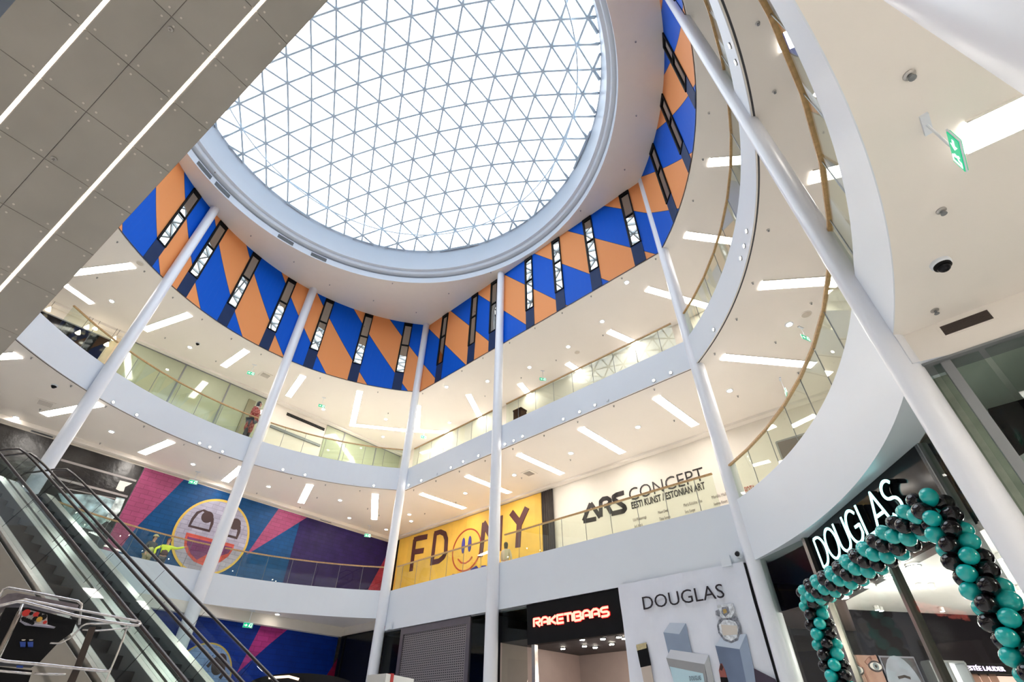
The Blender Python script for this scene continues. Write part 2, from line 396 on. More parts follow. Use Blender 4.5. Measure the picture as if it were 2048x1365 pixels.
for i, u in enumerate(WU):
    if u < UMIN+.4: continue
    p = B(u); n = Bn(u); ex = np.array([-n[1], n[0], 0])*-1
    if B(u+.3)@ex[:2] < B(u-.3)@ex[:2]: ex = -ex
    n3 = np.array([n[0], n[1], 0]); c = lambda du, z, o: tuple(np.array([p[0], p[1], z])+ex*du+n3*o)
    win = struct(bpy.data.objects.new('window_%d' % (i+1), None)); COL.objects.link(win)
    f = MB(); zt, zb = TOP-.06, CE+1.27; W2 = .275
    for (x0, x1, z0, z1) in ((-W2, -W2+.09, zb, zt), (W2-.05, W2, zb, zt), (-W2, W2, zt-.22, zt), (-W2, W2, zb, zb+.04), (-W2, W2, (zb+zt)/2+.1, (zb+zt)/2+.17)):
        f.box(c((x0+x1)/2, (z0+z1)/2, .03), ((x1-x0)/2, .035, (z1-z0)/2), ex, n3)
    f.build('window_frame', BLACKM, win)
    g = MB(); g.quad(c(-W2+.09, zb+.04, .022), c(W2-.05, zb+.04, .022), c(W2-.05, zt-.22, .022), c(-W2+.09, zt-.22, .022)); g.build('pane', MIR, win)
    s = MB(); s.box(c(0, (CE+.04+zb)/2, .012), (W2, .014, (zb-CE-.04)/2), ex, n3); s.build('panel', NAVY, win)

# ---------------------------------------------------------------- columns
def column(loc, rb, rt, ztop, label):
    t = E('column', label, 'column', (loc[0], loc[1], 0), 'round white columns of the atrium')
    m_ = MB(); m_.lathe([(rb, 0.0), (rb, .5)]+[(rb+(rt-rb)*k/10, ztop*k/10) for k in range(1, 11)], (loc[0], loc[1], 0), 40)
    o = m_.build('shaft', COLM, t); smooth_angle(o); b_ = MB(); b_.lathe([(rb+.03, 0), (rb+.03, .12), (rb+.012, .14)], (loc[0], loc[1], 0), 40); smooth_angle(b_.build('base_ring', STEEL, t))
def pol(az, d): a = math.radians(az); return (d*math.sin(a), d*math.cos(a))
CP = {}
for k, az, d, rb, rt, lab in (('A', -45.66, 21.75, .245, .205, 'tall round white column rising behind the escalator handrails'),
        ('B', -30.2, 24.40, .26, .235, 'tall round white column in front of the laughing face mural'),
        ('C', -13.25, 24.95, .215, .185, 'tall round white column at the corner between the blue mural and the yellow banner'),
        ('D', -1.95, 19.65, .225, .185, 'tall round white column in front of the yellow banner'),
        ('E', 25.5, 14.85, .235, .185, 'tall round white column beside the dark balloon shop, right of the perfume banner'),
        ('F', 45.3, 6.98, .170, .166, 'large close white column slanting across the right side of the photo')):
    f_ = 1.0 if k in 'ABF' else 1.1; CP[k] = pol(az, d+(0 if k in 'ABF' else .03)); column(CP[k], rb*f_, rt*f_, TOP, lab)
column((.89, .16), .2, .2, L1b, 'white column at the top right corner, nearest to the viewer')

# ---------------------------------------------------------------- balustrades
def balustrade(zf, zr, u0, u1, joints, label, wr=.07):
    mid = B((u0+u1)/2); t = E('balustrade', label, 'balustrade', (mid[0], mid[1], zf), 'glass balustrades with oak handrails')
    us_ = [u0]+[j for j in joints if u0+.25 < j < u1-.25]+[u1]
    r_ = MB()
    for a, b in zip(us_[:-1], us_[1:]):
        pa, pb = B(a, -.06), B(b, -.06)
        r_.bar((*pa, zr), (*pb, zr), wr, .045)
        g = MB(); d = (pb-pa)/np.linalg.norm(pb-pa); n = np.array([d[1], -d[0]])*.007; pa2, pb2 = pa+d*.008, pb-d*.008
        g.hexa([(*(pa2-n), zf-.02), (*(pb2-n), zf-.02), (*(pb2+n), zf-.02), (*(pa2+n), zf-.02), (*(pa2-n), zr-.02), (*(pb2-n), zr-.02), (*(pb2+n), zr-.02), (*(pa2+n), zr-.02)])
        g.build('glass_panel', GLASSR, t)
        s_ = MB(); s_.bar((*pb, zf-.02), (*pb, zr-.02), .012, .016, up=(1, 0, 0))
        if b != us_[-1]: s_.build('joint_strip', GREYM, t)
    r_.build('handrail', WOOD, t)
jl = [k*1.03-.34 for k in range(-20, 40)]
secs = [(-16.9, -14.75, 'between the brown escalator soffit and the leftmost column'), (-14.25, -7.9, 'between the two left columns'), (-7.3, -.25, 'left of the corner column'),
        (.25, 6.62, 'right of the corner column'), (7.14, 15.7, 'along the straight side'), (16.25, 24.5, 'on the curve behind the large column'), (25.0, 30.5, 'at the top right above the large column')]
for a, b, s in secs:
    balustrade(L2t, L2r, a, b, jl, 'upper gallery glass balustrade with oak rail '+s)
secs1 = [(-13.9, -7.9, 'behind the escalators'), (-7.3, -.25, 'before the brick pattern mural'), (.25, 6.62, 'before the yellow banner, left half'),
        (7.14, 15.7, 'before the cream concept wall'), (16.25, 24.5, 'curving above the dark balloon shop'), (25.0, 31.0, 'overhead at the right, nearest to the viewer')]
for a, b, s in secs1:
    balustrade(L1t, L1r, max(a, UMIN+.05), b, jl if b < 17 else [16.25+1.13*k for k in range(1, 16)], 'lower gallery glass balustrade with oak rail '+s, .075)
# ---------------------------------------------------------------- ceiling strip lights
def strip(pts, z, wd, label, group):
    q = [np.array(P(px, py, z)) for px, py in pts]; c = sum(q)/len(q)
    t = E('ceiling_light', label, 'ceiling light', tuple(c), group); f = MB(); d_ = MB()
    for a, b in zip(q[:-1], q[1:]):
        d = (b-a)/np.linalg.norm(b-a); a2, b2 = (a-d*wd/2 if a is not q[0] else a), (b+d*wd/2 if b is not q[-1] else b)
        d_.bar(a2-np.array([0, 0, .012]), b2-np.array([0, 0, .012]), wd, .02)
        n = np.cross(d, (0, 0, 1))*(wd/2+.012)
        for s in (-1, 1): f.bar(a2+n*s-np.array([0, 0, .008]), b2+n*s-np.array([0, 0, .008]), .02, .03)
    f.build('frame', CEIL, t); d_.build('diffuser', LIGHTU if z == CE else LIGHT, t)
SU = [[(120, 549), (266, 531)], [(132, 571), (184, 607)], [(289, 660), (379, 629)], [(447, 733), (493, 701)], [(577, 793), (606, 752)], [(719.6, 783), (705, 850), (811, 861), (905.5, 865)], [(836, 812), (834, 858)],
      [(937, 790), (974, 860)], [(1040, 768), (1080, 814)], [(1135, 727), (1192, 763)], [(1218, 663), (1312, 704)], [(1294, 578), (1420, 614)], [(1371, 470), (1470, 483)], [(1418, 325), (1495, 319)]]
where = {0: 'highest at the left beside the soffit edge', 5: 'L-shaped, left of the corner column', 6: 'short stub right of the corner column'}
for i, s in enumerate(SU): strip(s, CE, .34, 'white strip light in the upper gallery ceiling, '+(where.get(i) or ordn(i, 99)), 'strip lights in the upper gallery ceiling')
SL = [[(-60, 716), (36, 711)], [(88, 829), (200, 808)], [(284, 907), (342, 883)], [(450, 963), (484, 935)], [(602, 1006), (620, 970)], [(748.5, 1039), (750.5, 989)], [(843, 988), (929, 1017)], [(934, 952), (1019, 986)], [(1038, 909), (1124, 948)],
      [(1162, 857), (1245, 906)], [(1313, 795), (1390, 851)], [(1446, 714), (1627, 730)], [(1522, 571), (1680, 560)], [(1622, 355), (1730, 330)], [(1562, 85), (1630, 58)]]
for i, s in enumerate(SL): strip(s, L2b, .34, 'lit white strip light in the lower gallery ceiling, '+ordn(i, len(SL)), 'strip lights in the lower gallery ceiling')
strip([(1932, 276), (2180, 160)], L1b, .34, 'large lit square-edged light panel in the ground floor ceiling beside the green exit sign', None)
# ---------------------------------------------------------------- round downlights, sprinklers, diffusers
def downlight(px, py, z, label, group, r=.085):
    c = P(px, py, z); t = E('downlight', label, 'downlight', c, group)
    a = MB(); a.lathe([(r+.04, 0), (r+.04, -.012), (r, -.02), (r, 0)], c, 20); smooth_angle(a.build('trim_ring', WHITE, t))
    b = MB(); b.lathe([(r-.005, -.005), (r-.005, -.024)], c, 20); b.build('lens', DOWN, t)
z4 = lambda x, y: (x/2.904, 440+y/2.904); z5 = lambda x, y: (680+x/2.904, 440+y/2.904); z6 = lambda x, y: (1348+x/2.904, 440+y/2.904)
z3 = lambda x, y: (1348+x/2.904, y/2.904); b2 = lambda x, y: (380+x/2.815, 880+y/2.815); b3 = lambda x, y: (760+x/2.815, 880+y/2.815)
DU = [z4(650, 472), z4(1103, 740), z4(1878, 1100), z5(266, 1158), z5(250, 1260), z5(618, 970), z5(637, 1178), z5(856, 937), z5(1100, 856), z5(1325, 737), z5(1522, 590), z5(1665, 363)]
DU.sort()
for i, p in enumerate(DU): downlight(*p, CE, 'small round lit downlight in the upper gallery ceiling, '+ordn(i, len(DU)), 'downlights in the upper gallery ceiling')
DL = [z4(95, 1148), z4(648, 1230), b2(18, 137), b2(443, 263), b2(845, 340), b2(897, 440), b2(1105, 505), b3(165, 420), b3(175, 458), b3(480, 300), b3(755, 198), b3(1075, 75), z5(1340, 1355), z5(1730, 1203), z6(323, 992), z6(668, 607)]
DL.sort()
for i, p in enumerate(DL): downlight(*p, L2b, 'small round lit downlight in the lower gallery ceiling, '+ordn(i, len(DL)), 'downlights in the lower gallery ceiling')
downlight(555, 1229, L1b, 'round lit downlight over the ground floor mural', None)
def sprinkler(px, py, z, label, group, k=.72):
    c = np.array(P(px, py, z)); t = E('sprinkler', label, 'sprinkler', tuple(c), group)
    a = MB(); a.lathe([(.055*k, 0), (.055*k, -.01), (.03*k, -.018)], c, 14); a.build('rosette', STEEL, t)
    b = MB(); b.lathe([(.016*k, -.015), (.016*k, -.05), (.035*k, -.052), (.035*k, -.058)], c, 10); b.build('nozzle', GREYM, t)
SP = [('upper gallery', CE, [z4(683, 128), z4(840, 298), z4(565, 335), z4(1005, 450), z4(1175, 577), z4(1345, 690), z4(960, 685), z4(1255, 820), z4(1517, 780), z4(1860, 918), z5(220, 1000), z5(480, 1008), z5(708, 877), z5(830, 802), z5(985, 713), z5(1132, 628), z5(1290, 540), z5(1458, 443), z5(1637, 338), z5(1833, 226), z5(1527, 670), z5(1255, 815), z5(842, 1023), z5(1052, 917), z5(280, 1123), z3(202, 656), z3(167, 926), z3(110, 1165)]),
      ('lower gallery', L2b, [z4(185, 800), z4(415, 963), z4(616, 1083), z4(838, 1198), z4(1070, 1303), z4(235, 1100), z4(583, 1297), z4(172, 1197), b2(168, 98), b2(377, 300), b2(570, 215), b2(763, 253), b2(957, 286), b2(716, 325), b2(620, 380), b2(1000, 387), b2(1065, 425), b3(190, 282), b3(315, 231), b3(447, 177), b3(592, 117), b3(748, 50), b3(427, 352), b3(252, 415), b3(797, 214), b3(1072, 112), z5(1185, 1252), z5(1380, 1172), z5(1590, 1080), z5(1825, 983), z5(1940, 1165), z6(235, 777), z6(362, 575), z6(456, 365), z6(546, 58), z3(582, 533), z3(485, 137), z6(588, 710), z6(720, 887), z6(795, 483), z6(370, 1023)]),
      ('skylight soffit', TOP, [z4(1250, -277), z4(1458, 92), z4(1708, 243), z4(1915, 377), z5(305, 368), z5(195, 468), z5(632, 427), z5(443, 537), z5(876, 304), (680+1397/2.904, 1224/2.904), (680+1653/2.904, 985/2.904), (680+1720/2.904, 672/2.904), (680+1717/2.904, 243/2.904)])]
for nm, z, L in SP:
    L = sorted(L)
    for i, p in enumerate(L): sprinkler(*p, z, 'tiny dark sprinkler in the %s ceiling, %s' % (nm, ordn(i, len(L)) if i < len(L)//2 else ('rightmost' if i == len(L)-1 else ORD[len(L)-1-i]+' from the right')), 'sprinklers in the %s ceiling' % nm)
for i, (p, lb) in enumerate((((1818, 150), 'uppermost, above the exit sign'), ((1882, 421), 'midway between exit sign and dome camera'), ((1869, 621), 'lowest, beside the dark air grille'))):
    sprinkler(*p, L1b, 'chrome sprinkler rosette in the ground floor ceiling, '+lb, 'sprinklers in the ground floor ceiling', .8)
GRILM = M('warm_grey_grille', (.42, .38, .34), .6)
def diffuser(px, py, z, label):
    c = np.array(P(px, py, z)); r = Cc-Ee; ex = np.array([r[0], r[1], 0])/np.linalg.norm(r); ey = np.array([-ex[1], ex[0], 0])
    t = E('air_diffuser', label, 'air diffuser', tuple(c), 'square ceiling air diffusers')
    f = MB(); f.box(c-np.array([0, 0, .012]), (.30, .30, .010), ex, ey); f.build('plate', CEIL, t)
    g = MB()
    for k in range(-6, 7): g.box(c+ey*k*.034-np.array([0, 0, .028]), (.20, .006, .006), ex, ey)
    g.build('grille', GRILM, t)
for p, z, lb in (((91, 807), L2b, 'left of the leftmost column'), ((1058, 947), L2b, 'between two strip lights above the yellow banner')): diffuser(*p, z, 'square air diffuser in the lower gallery ceiling '+lb)
diffuser(531, 751, CE, 'square white air diffuser in the upper gallery ceiling left of a column')
def disc(px, py, z, r, label, mat=CEIL, cat='speaker', nm='ceiling_speaker', g='flat round ceiling speakers'):
    c = P(px, py, z); t = E(nm, label, cat, c, g); a = MB(); a.lathe([(r, 0), (r, -.012), (r*.9, -.02)], c, 24); a.build('rim', mat, t)
    b = MB(); b.lathe([(r*.82, -.018), (r*.82, -.024)], c, 24); b.build('grille', M('perforated_cream', (.6, .54, .47), .7, noise=.3, nscale=200), t)
disc(1612, 629, L2b, .16, 'flat round cream ceiling speaker near the small exit sign on the curve'); disc(1154, 705, CE, .16, 'flat round cream ceiling speaker in the upper ceiling on the straight side')
disc(280, 527, CE, .16, 'flat round cream ceiling speaker in the upper ceiling left of the leftmost column')
# ---------------------------------------------------------------- small spot lights tucked under the upper gallery fascia
SPT = [z4(655, 1058), z4(790, 1133), z4(1155, 1300), z4(1215, 1325), z4(1290, 1352), b2(522, 175), b2(645, 205), b2(920, 262), b2(1033, 268), b3(165, 257), b3(235, 230), b3(322, 193), b3(402, 157), b3(472, 123), b3(557, 90), b3(708, 25), b3(755, 5), z5(1063, 1258),
       z5(1300, 1157), z5(1393, 1115), z5(1483, 1075), z5(1555, 1045), z5(1823, 932), z5(1922, 887), z6(235, 635), z6(392, 220), z6(412, 148), z6(427, 62), z3(365, 355), z3(335, 255)]
dimmed = {7, 11, 21}
for i, p in enumerate(SPT):
    u = near(*p); q = B(u, .05); n = Bn(u); n3 = np.array([n[0], n[1], 0.]); d = ray(*p); rr = math.hypot(q[0], q[1])/math.hypot(d[0], d[1]); z = min(max(EYE+d[2]*rr, L2b+.02), L2b+.55)
    t = E('spotlight', 'small %s round spotlight on the upper gallery fascia, %s' % ('unlit white' if i in dimmed else 'bright', ordn(i, len(SPT)) if i < len(ORD) else 'rightmost'), 'spotlight', (q[0], q[1], z), 'spotlights along the gallery fascia')
    q = B(u, .014); c = np.array([q[0], q[1], max(z, L2b+.10)]); a = MB(); a.tube([c-n3*.012, c+n3*.022], .066, 18); a.build('housing', GREYM if i not in dimmed else WHITE, t)
    b = MB(); b.tube([c+n3*.02, c+n3*.03], .044, 16); b.build('lens', WHITE if i in dimmed else SPOTM, t)

# ---------------------------------------------------------------- walls of the first gallery, murals and banners
BRK = None
def brick(name, col, rough=.5, c2=None, uvscale=1.0):
    m = bpy.data.materials.new(name); m.use_nodes = True; nt = m.node_tree; b = nt.nodes['Principled BSDF']; b.inputs['Roughness'].default_value = rough; b.inputs['Specular IOR Level'].default_value = .2
    t = nt.nodes.new('ShaderNodeTexCoord'); mp = nt.nodes.new('ShaderNodeMapping'); mp.inputs['Rotation'].default_value = (math.radians(90), 0, 0)
    sp = nt.nodes.new('ShaderNodeSeparateXYZ'); cb = nt.nodes.new('ShaderNodeCombineXYZ'); nt.links.new(t.outputs['Object'], sp.inputs[0])
    ad = nt.nodes.new('ShaderNodeMath'); ad.operation = 'MULTIPLY_ADD'; ad.inputs[1].default_value = .64; mu = nt.nodes.new('ShaderNodeMath'); mu.operation = 'MULTIPLY'; mu.inputs[1].default_value = .77
    nt.links.new(sp.outputs[1], mu.inputs[0]); nt.links.new(sp.outputs[0], ad.inputs[0]); nt.links.new(mu.outputs[0], ad.inputs[2])
    nt.links.new(ad.outputs[0], cb.inputs[0]); nt.links.new(sp.outputs[2], cb.inputs[1])
    br = nt.nodes.new('ShaderNodeTexBrick'); br.inputs['Scale'].default_value = 1.0; br.inputs['Brick Width'].default_value = .52; br.inputs['Row Height'].default_value = .2; br.inputs['Mortar Size'].default_value = .012
    c = np.array(col); br.inputs['Color1'].default_value = tuple(c*.92)+(1,); br.inputs['Color2'].default_value = tuple(np.clip(c*1.1, 0, 1))+(1,); br.inputs['Mortar'].default_value = tuple(c*.72)+(1,)
    nt.links.new(cb.outputs[0], br.inputs['Vector'])
    n = nt.nodes.new('ShaderNodeTexNoise'); n.inputs['Scale'].default_value = 2.2; n.inputs['Detail'].default_value = 5; nt.links.new(t.outputs['Object'], n.inputs['Vector'])
    mx = nt.nodes.new('ShaderNodeMix'); mx.data_type = 'RGBA'; mx.blend_type = 'OVERLAY'; mx.inputs['Factor'].default_value = .35; nt.links.new(br.outputs['Color'], mx.inputs['A']); nt.links.new(n.outputs['Fac'], mx.inputs['B'])
    nt.links.new(mx.outputs['Result'], b.inputs['Base Color'])
    bp = nt.nodes.new('ShaderNodeBump'); bp.inputs['Strength'].default_value = .35; bp.inputs['Distance'].default_value = .03; nt.links.new(br.outputs['Fac'], bp.inputs['Height']); bp.invert = True; nt.links.new(bp.outputs['Normal'], b.inputs['Normal'])
    return m
mblue = brick('mural_blue_brick', (.004, .060, .19)); mnavy = brick('mural_violet_brick', (.022, .013, .085)); mpink = brick('mural_rose_brick', (.30, .062, .145)); mred = brick('mural_red_brick', (.34, .03, .065))
mface = brick('mural_lilac_brick', (.34, .33, .43)); mgold = M('mural_gold_paint', (.60, .40, .06), .5); mbrown = M('mural_dark_brown_paint', (.035, .012, .015), .5); mmouth = brick('mural_red_mouth', (.50, .09, .07)); mpurp = brick('mural_purple_mouth', (.16, .045, .14))
PL = Plane((-18.95, 18.94), (-7.88, 32.24)); PR = Plane((-7.2, 32.2), (11.8, 15.1))
def corner(P1, P2):
    A_ = np.array([P1.ex, -P2.ex]).T; t = np.linalg.solve(A_, P2.A-P1.A); return t[0], t[1]
cl, cr = corner(PL, PR)
m_ = MB(); m_.quad(PL.w(-14, L1t), PL.w(cl, L1t), PL.w(cl, L2b), PL.w(-14, L2b)); struct(m_.build('wall_left', WALLC))
m_ = MB(); m_.quad(PR.w(cr, L1t), PR.w(PR.L+14, L1t), PR.w(PR.L+14, L2b), PR.w(cr, L2b)); struct(m_.build('wall_right', WALLC))
# slim cornice step where ceiling meets the walls
m_ = MB(); m_.quad(PL.w(-14, L2b-.17, .0), PL.w(cl, L2b-.17, .0), PL.w(cl, L2b-.17, .25), PL.w(-14, L2b-.17, .25)); m_.quad(PL.w(-14, L2b-.17, .25), PL.w(cl, L2b-.17, .25), PL.w(cl, L2b, .25), PL.w(-14, L2b, .25)); struct(m_.build('trim_9', CEIL))
m_ = MB(); m_.quad(PR.w(cr, L2b-.10, .0), PR.w(PR.L+14, L2b-.10, .0), PR.w(PR.L+14, L2b-.10, .3), PR.w(cr, L2b-.10, .3)); m_.quad(PR.w(cr, L2b-.10, .3), PR.w(PR.L+14, L2b-.10, .3), PR.w(PR.L+14, L2b, .3), PR.w(cr, L2b, .3)); struct(m_.build('trim_10', CEIL))
def H(pl, pts): return [pl.hit(*p) for p in pts]
def ell(c, rx, ry, n=40, a0=0., a1=2*math.pi): return [(c[0]+rx*math.cos(t), c[1]+ry*math.sin(t)) for t in np.linspace(a0, a1, n, endpoint=(a1-a0) < 6.2)]
# mural
f4 = lambda x, y: (260+x/6.827, 950+y/6.827)
ml = PL.hit(284, 946)[0]; mr = cl-.05; ZT = 11.13
mural = E('mural_hoarding', 'blue and violet brick pattern hoarding with a laughing round face and rose rays', 'mural', PL.w((ml+mr)/2, L1t))
m_ = MB(); msplit = PL.hit(*b2(600, 520))[0]
m_.prism(PL, [(ml, L1t), (msplit, L1t), (msplit, ZT), (ml, ZT)], .012, .06); m_.build('board', mblue, mural)
m_ = MB(); m_.prism(PL, [(msplit, L1t), (mr, L1t), (mr, ZT), (msplit, ZT)], .012, .06); m_.build('violet_board', mnavy, mural)
def decal(parent, pl, pts, o, name, mat): m_ = MB(); m_.prism(pl, pts, o-.02, o); return m_.build(name, mat, parent)
def clampz(pts, lo, hi): return [(a, min(max(z, lo), hi)) for a, z in pts]
decal(mural, PL, clampz([(ml, ZT), PL.hit(367, 960), PL.hit(*f4(100, 700)), PL.hit(*f4(-60, 900)), (PL.hit(*f4(-200, 1020))[0], L1t), (ml, L1t)], L1t, ZT), .068, 'rose_ray', mpink)
decal(mural, PL, clampz(H(PL, [f4(2020, 470), (612.7, 1036), f4(2100, 780), f4(1580, 1100)]), L1t, ZT), .068, 'rose_ray', mpink)
decal(mural, PL, clampz([PL.hit(774, 1108), (mr, L1t), (PL.hit(714, 1183)[0], L1t)], L1t, ZT), .072, 'red_ray', mred)
fc = [PL.hit(*f4(*q)) for q in ((1180, 348), (555, 870), (1620, 800), (1200, 1355), (820, 430), (640, 640), (1560, 1050), (660, 1220))]
A_ = np.array([[2*a, 2*z, 1] for a, z in fc]); sol = np.linalg.lstsq(A_, np.array([a*a+z*z for a, z in fc]), rcond=None)[0]; FCx, FCz = sol[:2]; FR = math.sqrt(sol[2]+FCx**2+FCz**2)
cut = lambda pts: clampz(pts, L1t+.01, ZT)
decal(mural, PL, cut(ell((FCx, FCz), FR, FR, 64)), .074, 'face_rim', mgold); decal(mural, PL, cut(ell((FCx, FCz), FR*.94, FR*.94, 64)), .080, 'face', mface)
def eye(tr, tr2, tl, bl, br_):
    pass
e1p = H(PL, [f4(*q) for q in ((780, 715), (830, 600), (900, 510), (1000, 478), (1090, 520), (1135, 610), (1128, 680), (1075, 792))]); decal(mural, PL, e1p, .086, 'eye', mbrown)
e1i = H(PL, [f4(*q) for q in ((820, 695), (862, 620), (925, 540), (985, 505), (1050, 560), (1090, 660), (1065, 755))]); decal(mural, PL, e1i, .092, 'eye_white', mface)
pu = PL.hit(*f4(1045, 585)); pr_ = abs(PL.hit(*f4(1045, 500))[1]-pu[1]); decal(mural, PL, ell(pu, pr_, pr_, 24), .098, 'pupil', mbrown)
e2p = H(PL, [f4(*q) for q in ((1160, 812), (1205, 700), (1270, 620), (1380, 590), (1470, 630), (1502, 720), (1495, 790), (1450, 888))]); decal(mural, PL, e2p, .086, 'eye', mbrown)
e2i = H(PL, [f4(*q) for q in ((1200, 790), (1240, 710), (1290, 650), (1370, 640), (1455, 770), (1435, 850))]); decal(mural, PL, e2i, .092, 'eye_white', mface)
pu = PL.hit(*f4(1425, 680)); decal(mural, PL, ell(pu, pr_, pr_, 24), .098, 'pupil', mbrown)
mo = H(PL, [f4(*q) for q in ((762, 793), (1415, 960), (1395, 1030), (1330, 1120), (1230, 1195), (1110, 1240), (980, 1242), (860, 1190), (770, 1090), (728, 980), (735, 880))]); decal(mural, PL, mo, .086, 'mouth', mmouth)
mi = H(PL, [f4(*q) for q in ((775, 850), (1385, 1000), (1330, 1080), (1210, 1120), (1080, 1070), (900, 1170), (815, 1080), (765, 960))]); decal(mural, PL, mi, .092, 'mouth_inside', mpurp)
# black sheeting with grey tape and torn picture, left of the mural
tarp = E('hoarding_sheet', 'black plastic sheeting with grey tape and torn graffiti picture beside the mural', 'sheeting', PL.w(ml-2, L1t))
BSH = M('black_plastic_sheet', (.014, .012, .012), .32, noise=.3, nscale=4, bump=.9)
m_ = MB(); m_.prism(PL, [(-13, L1t), (ml-.02, L1t), (ml-.02, ZT), (-13, ZT)], .0, .05); m_.build('sheet', BSH, tarp)
TAPE = M('grey_tape', (.33, .30, .30), .5); c3 = lambda x, y: (x/4.876, 760+y/4.876)
for q in (((590, 785), (1325, 992)), ((480, 945), (1240, 1145)), ((500, 1035), (1120, 1165))):
    m_ = MB(); m_.stroke(PL, [PL.hit(*c3(*q[0])), PL.hit(*c3(*q[1]))], .09 if q[0][0] != 500 else .04, .05, .062, False); m_.build('tape', TAPE, tarp)
PIC = M('torn_picture_print', (.30, .42, .46), .5, noise=.95, nscale=2.6)
decal(tarp, PL, cut(H(PL, [c3(*q) for q in ((560, 1110), (960, 1130), (1115, 1180), (1130, 1150), (1215, 1165), (1040, 1380), (900, 1470), (700, 1420))])), .066, 'picture', PIC)
decal(tarp, PL, H(PL, [c3(*q) for q in ((1165, 985), (1285, 1015), (1215, 1050), (1200, 1095), (1160, 1090), (1125, 1070))]), .066, 'white_patch', M('white_patch', (.75, .72, .68), .6))
decal(tarp, PL, cut(H(PL, [c3(*q) for q in ((1130, 1160), (1212, 1172), (1165, 1290), (1060, 1400), (1020, 1370))])), .070, 'figure_print', M('pale_figure_print', (.55, .66, .70), .5, noise=.6, nscale=5))
# yellow banner
a0, a1 = PR.hit(797, 1085)[0], PR.hit(1108, 990)[0]; ayl, ayr = PR.hit(*b3(112, 600))[0], PR.hit(*b3(915, 450))[0]
ban = E('banner', 'yellow painted banner with big brown letters and a red outlined smiling face', 'banner', PR.w((a0+a1)/2, L1t))
YEL = M('yellow_banner_cloth', (.82, .50, .075), .6, noise=.12, nscale=.8, bump=.6)
mbn = MB(); NX, NZ = 60, 6; ZB = 11.27
for i in range(NX):
    for k in range(NZ):
        q = []
        for di, dk in ((0, 0), (1, 0), (1, 1), (0, 1)):
            x = ayl+(ayr-ayl)*(i+di)/NX; z = L1t+(ZB-L1t)*(k+dk)/NZ; q.append(PR.w(x, z, .07+.012*math.sin(x*5.1)+.008*math.sin(x*11.3+z)))
        mbn.quad(*q)
mbn.prism(PR, [(ayl, L1t), (ayr, L1t), (ayr, ZB), (ayl, ZB)], .012, .045); mbn.build('cloth', YEL, ban)
f2 = lambda x, y: (780+x/6.012, 980+y/6.012); g = lambda *q: [PR.hit(*f2(x, y)) for x, y in q]; BR = M('maroon_letter_paint', (.085, .018, .018), .6)
def word(parent, pl, strokes, wd, o, name, mat): m_ = MB(); [m_.stroke(pl, s, wd, o-.03, o+(.0008*k)) for k, s in enumerate(strokes)]; return m_.build(name, mat, parent)
word(ban, PR, [g((265, 985), (312, 600)), g((300, 608), (350, 590), (462, 568)), g((295, 755), (418, 735))], .30, .10, 'letter_f', BR)
word(ban, PR, [g((518, 885), (560, 525)), g((545, 535), (620, 512), (670, 535), (690, 600), (682, 760), (655, 815), (600, 862), (500, 885))], .28, .10, 'letter_d', BR)
word(ban, PR, [g((1105, 815), (1145, 400)), g((1140, 400), (1240, 600), (1330, 740)), g((1325, 745), (1345, 320))], .30, .10, 'letter_n', BR)
word(ban, PR, [g((1470, 280), (1565, 400)), g((1660, 220), (1570, 420)), g((1568, 400), (1550, 700))], .34, .10, 'letter_y', BR)
RED = M('red_outline_paint', (.52, .08, .035), .6); sc_, = g((932, 725)); ex_ = abs(g((1100, 690))[0][0]-g((765, 755))[0][0])/2; ez_ = abs(g((960, 478))[0][1]-g((900, 972))[0][1])/2
m_ = MB(); m_.stroke(PR, ell(sc_, ex_, ex_*.5+ez_*.5, 48)+[ell(sc_, ex_, ex_*.5+ez_*.5, 48)[0]], .07, .08, .10); m_.build('face_outline', RED, ban)
m_ = MB(); m_.stroke(PR, g((830, 840), (870, 885), (920, 890), (970, 855), (1000, 810)), .07, .08, .10); m_.build('smile', RED, ban)
EB = M('blue_eye_paint', (.05, .045, .30), .6)
for q in ((895, 677), (972, 655)):
    c_, = g(q); m_ = MB(); m_.prism(PR, ell(c_, .13, .42, 20), .08, .10); m_.build('eye', EB, ban)
m_ = MB(); m_.prism(PR, clampz(g((750, 1040), (770, 1020), (800, 1018), (820, 1030), (820, 1060)), L1t, 20), .08, .10); m_.stroke(PR, g((985, 975), (1050, 935), (1075, 965)), .12, .08, .10); m_.stroke(PR, g((1110, 935), (1165, 930)), .12, .08, .10); m_.build('blue_scribble', EB, ban)
m_ = MB(); m_.prism(PR, [(a0-.1, L1t), (ayl, L1t), (ayl, ZB), (a0-.1, ZB)], .0, .05); tag(m_.build('wall_strip', BLACKM), 'narrow dark board left of the yellow banner', 'board')
curt = MB(); NX = 30; DKC = M('dark_brown_curtain', (.035, .022, .018), .55, noise=.3, bump=.5)
ac = a1
for i in range(NX):
    x0, x1 = ayr+.03+(ac-ayr-.03)*i/NX, ayr+.03+(ac-ayr-.03)*(i+1)/NX; o0, o1 = .06+.03*math.sin(i*1.3), .06+.03*math.sin((i+1)*1.3); curt.quad(PR.w(x0, L1t, o0), PR.w(x1, L1t, o1), PR.w(x1, ZB+.02, o1), PR.w(x0, ZB+.02, o0))
tag(curt.build('curtain', DKC), 'dark brown hanging curtain between yellow banner and cream concept wall', 'curtain')
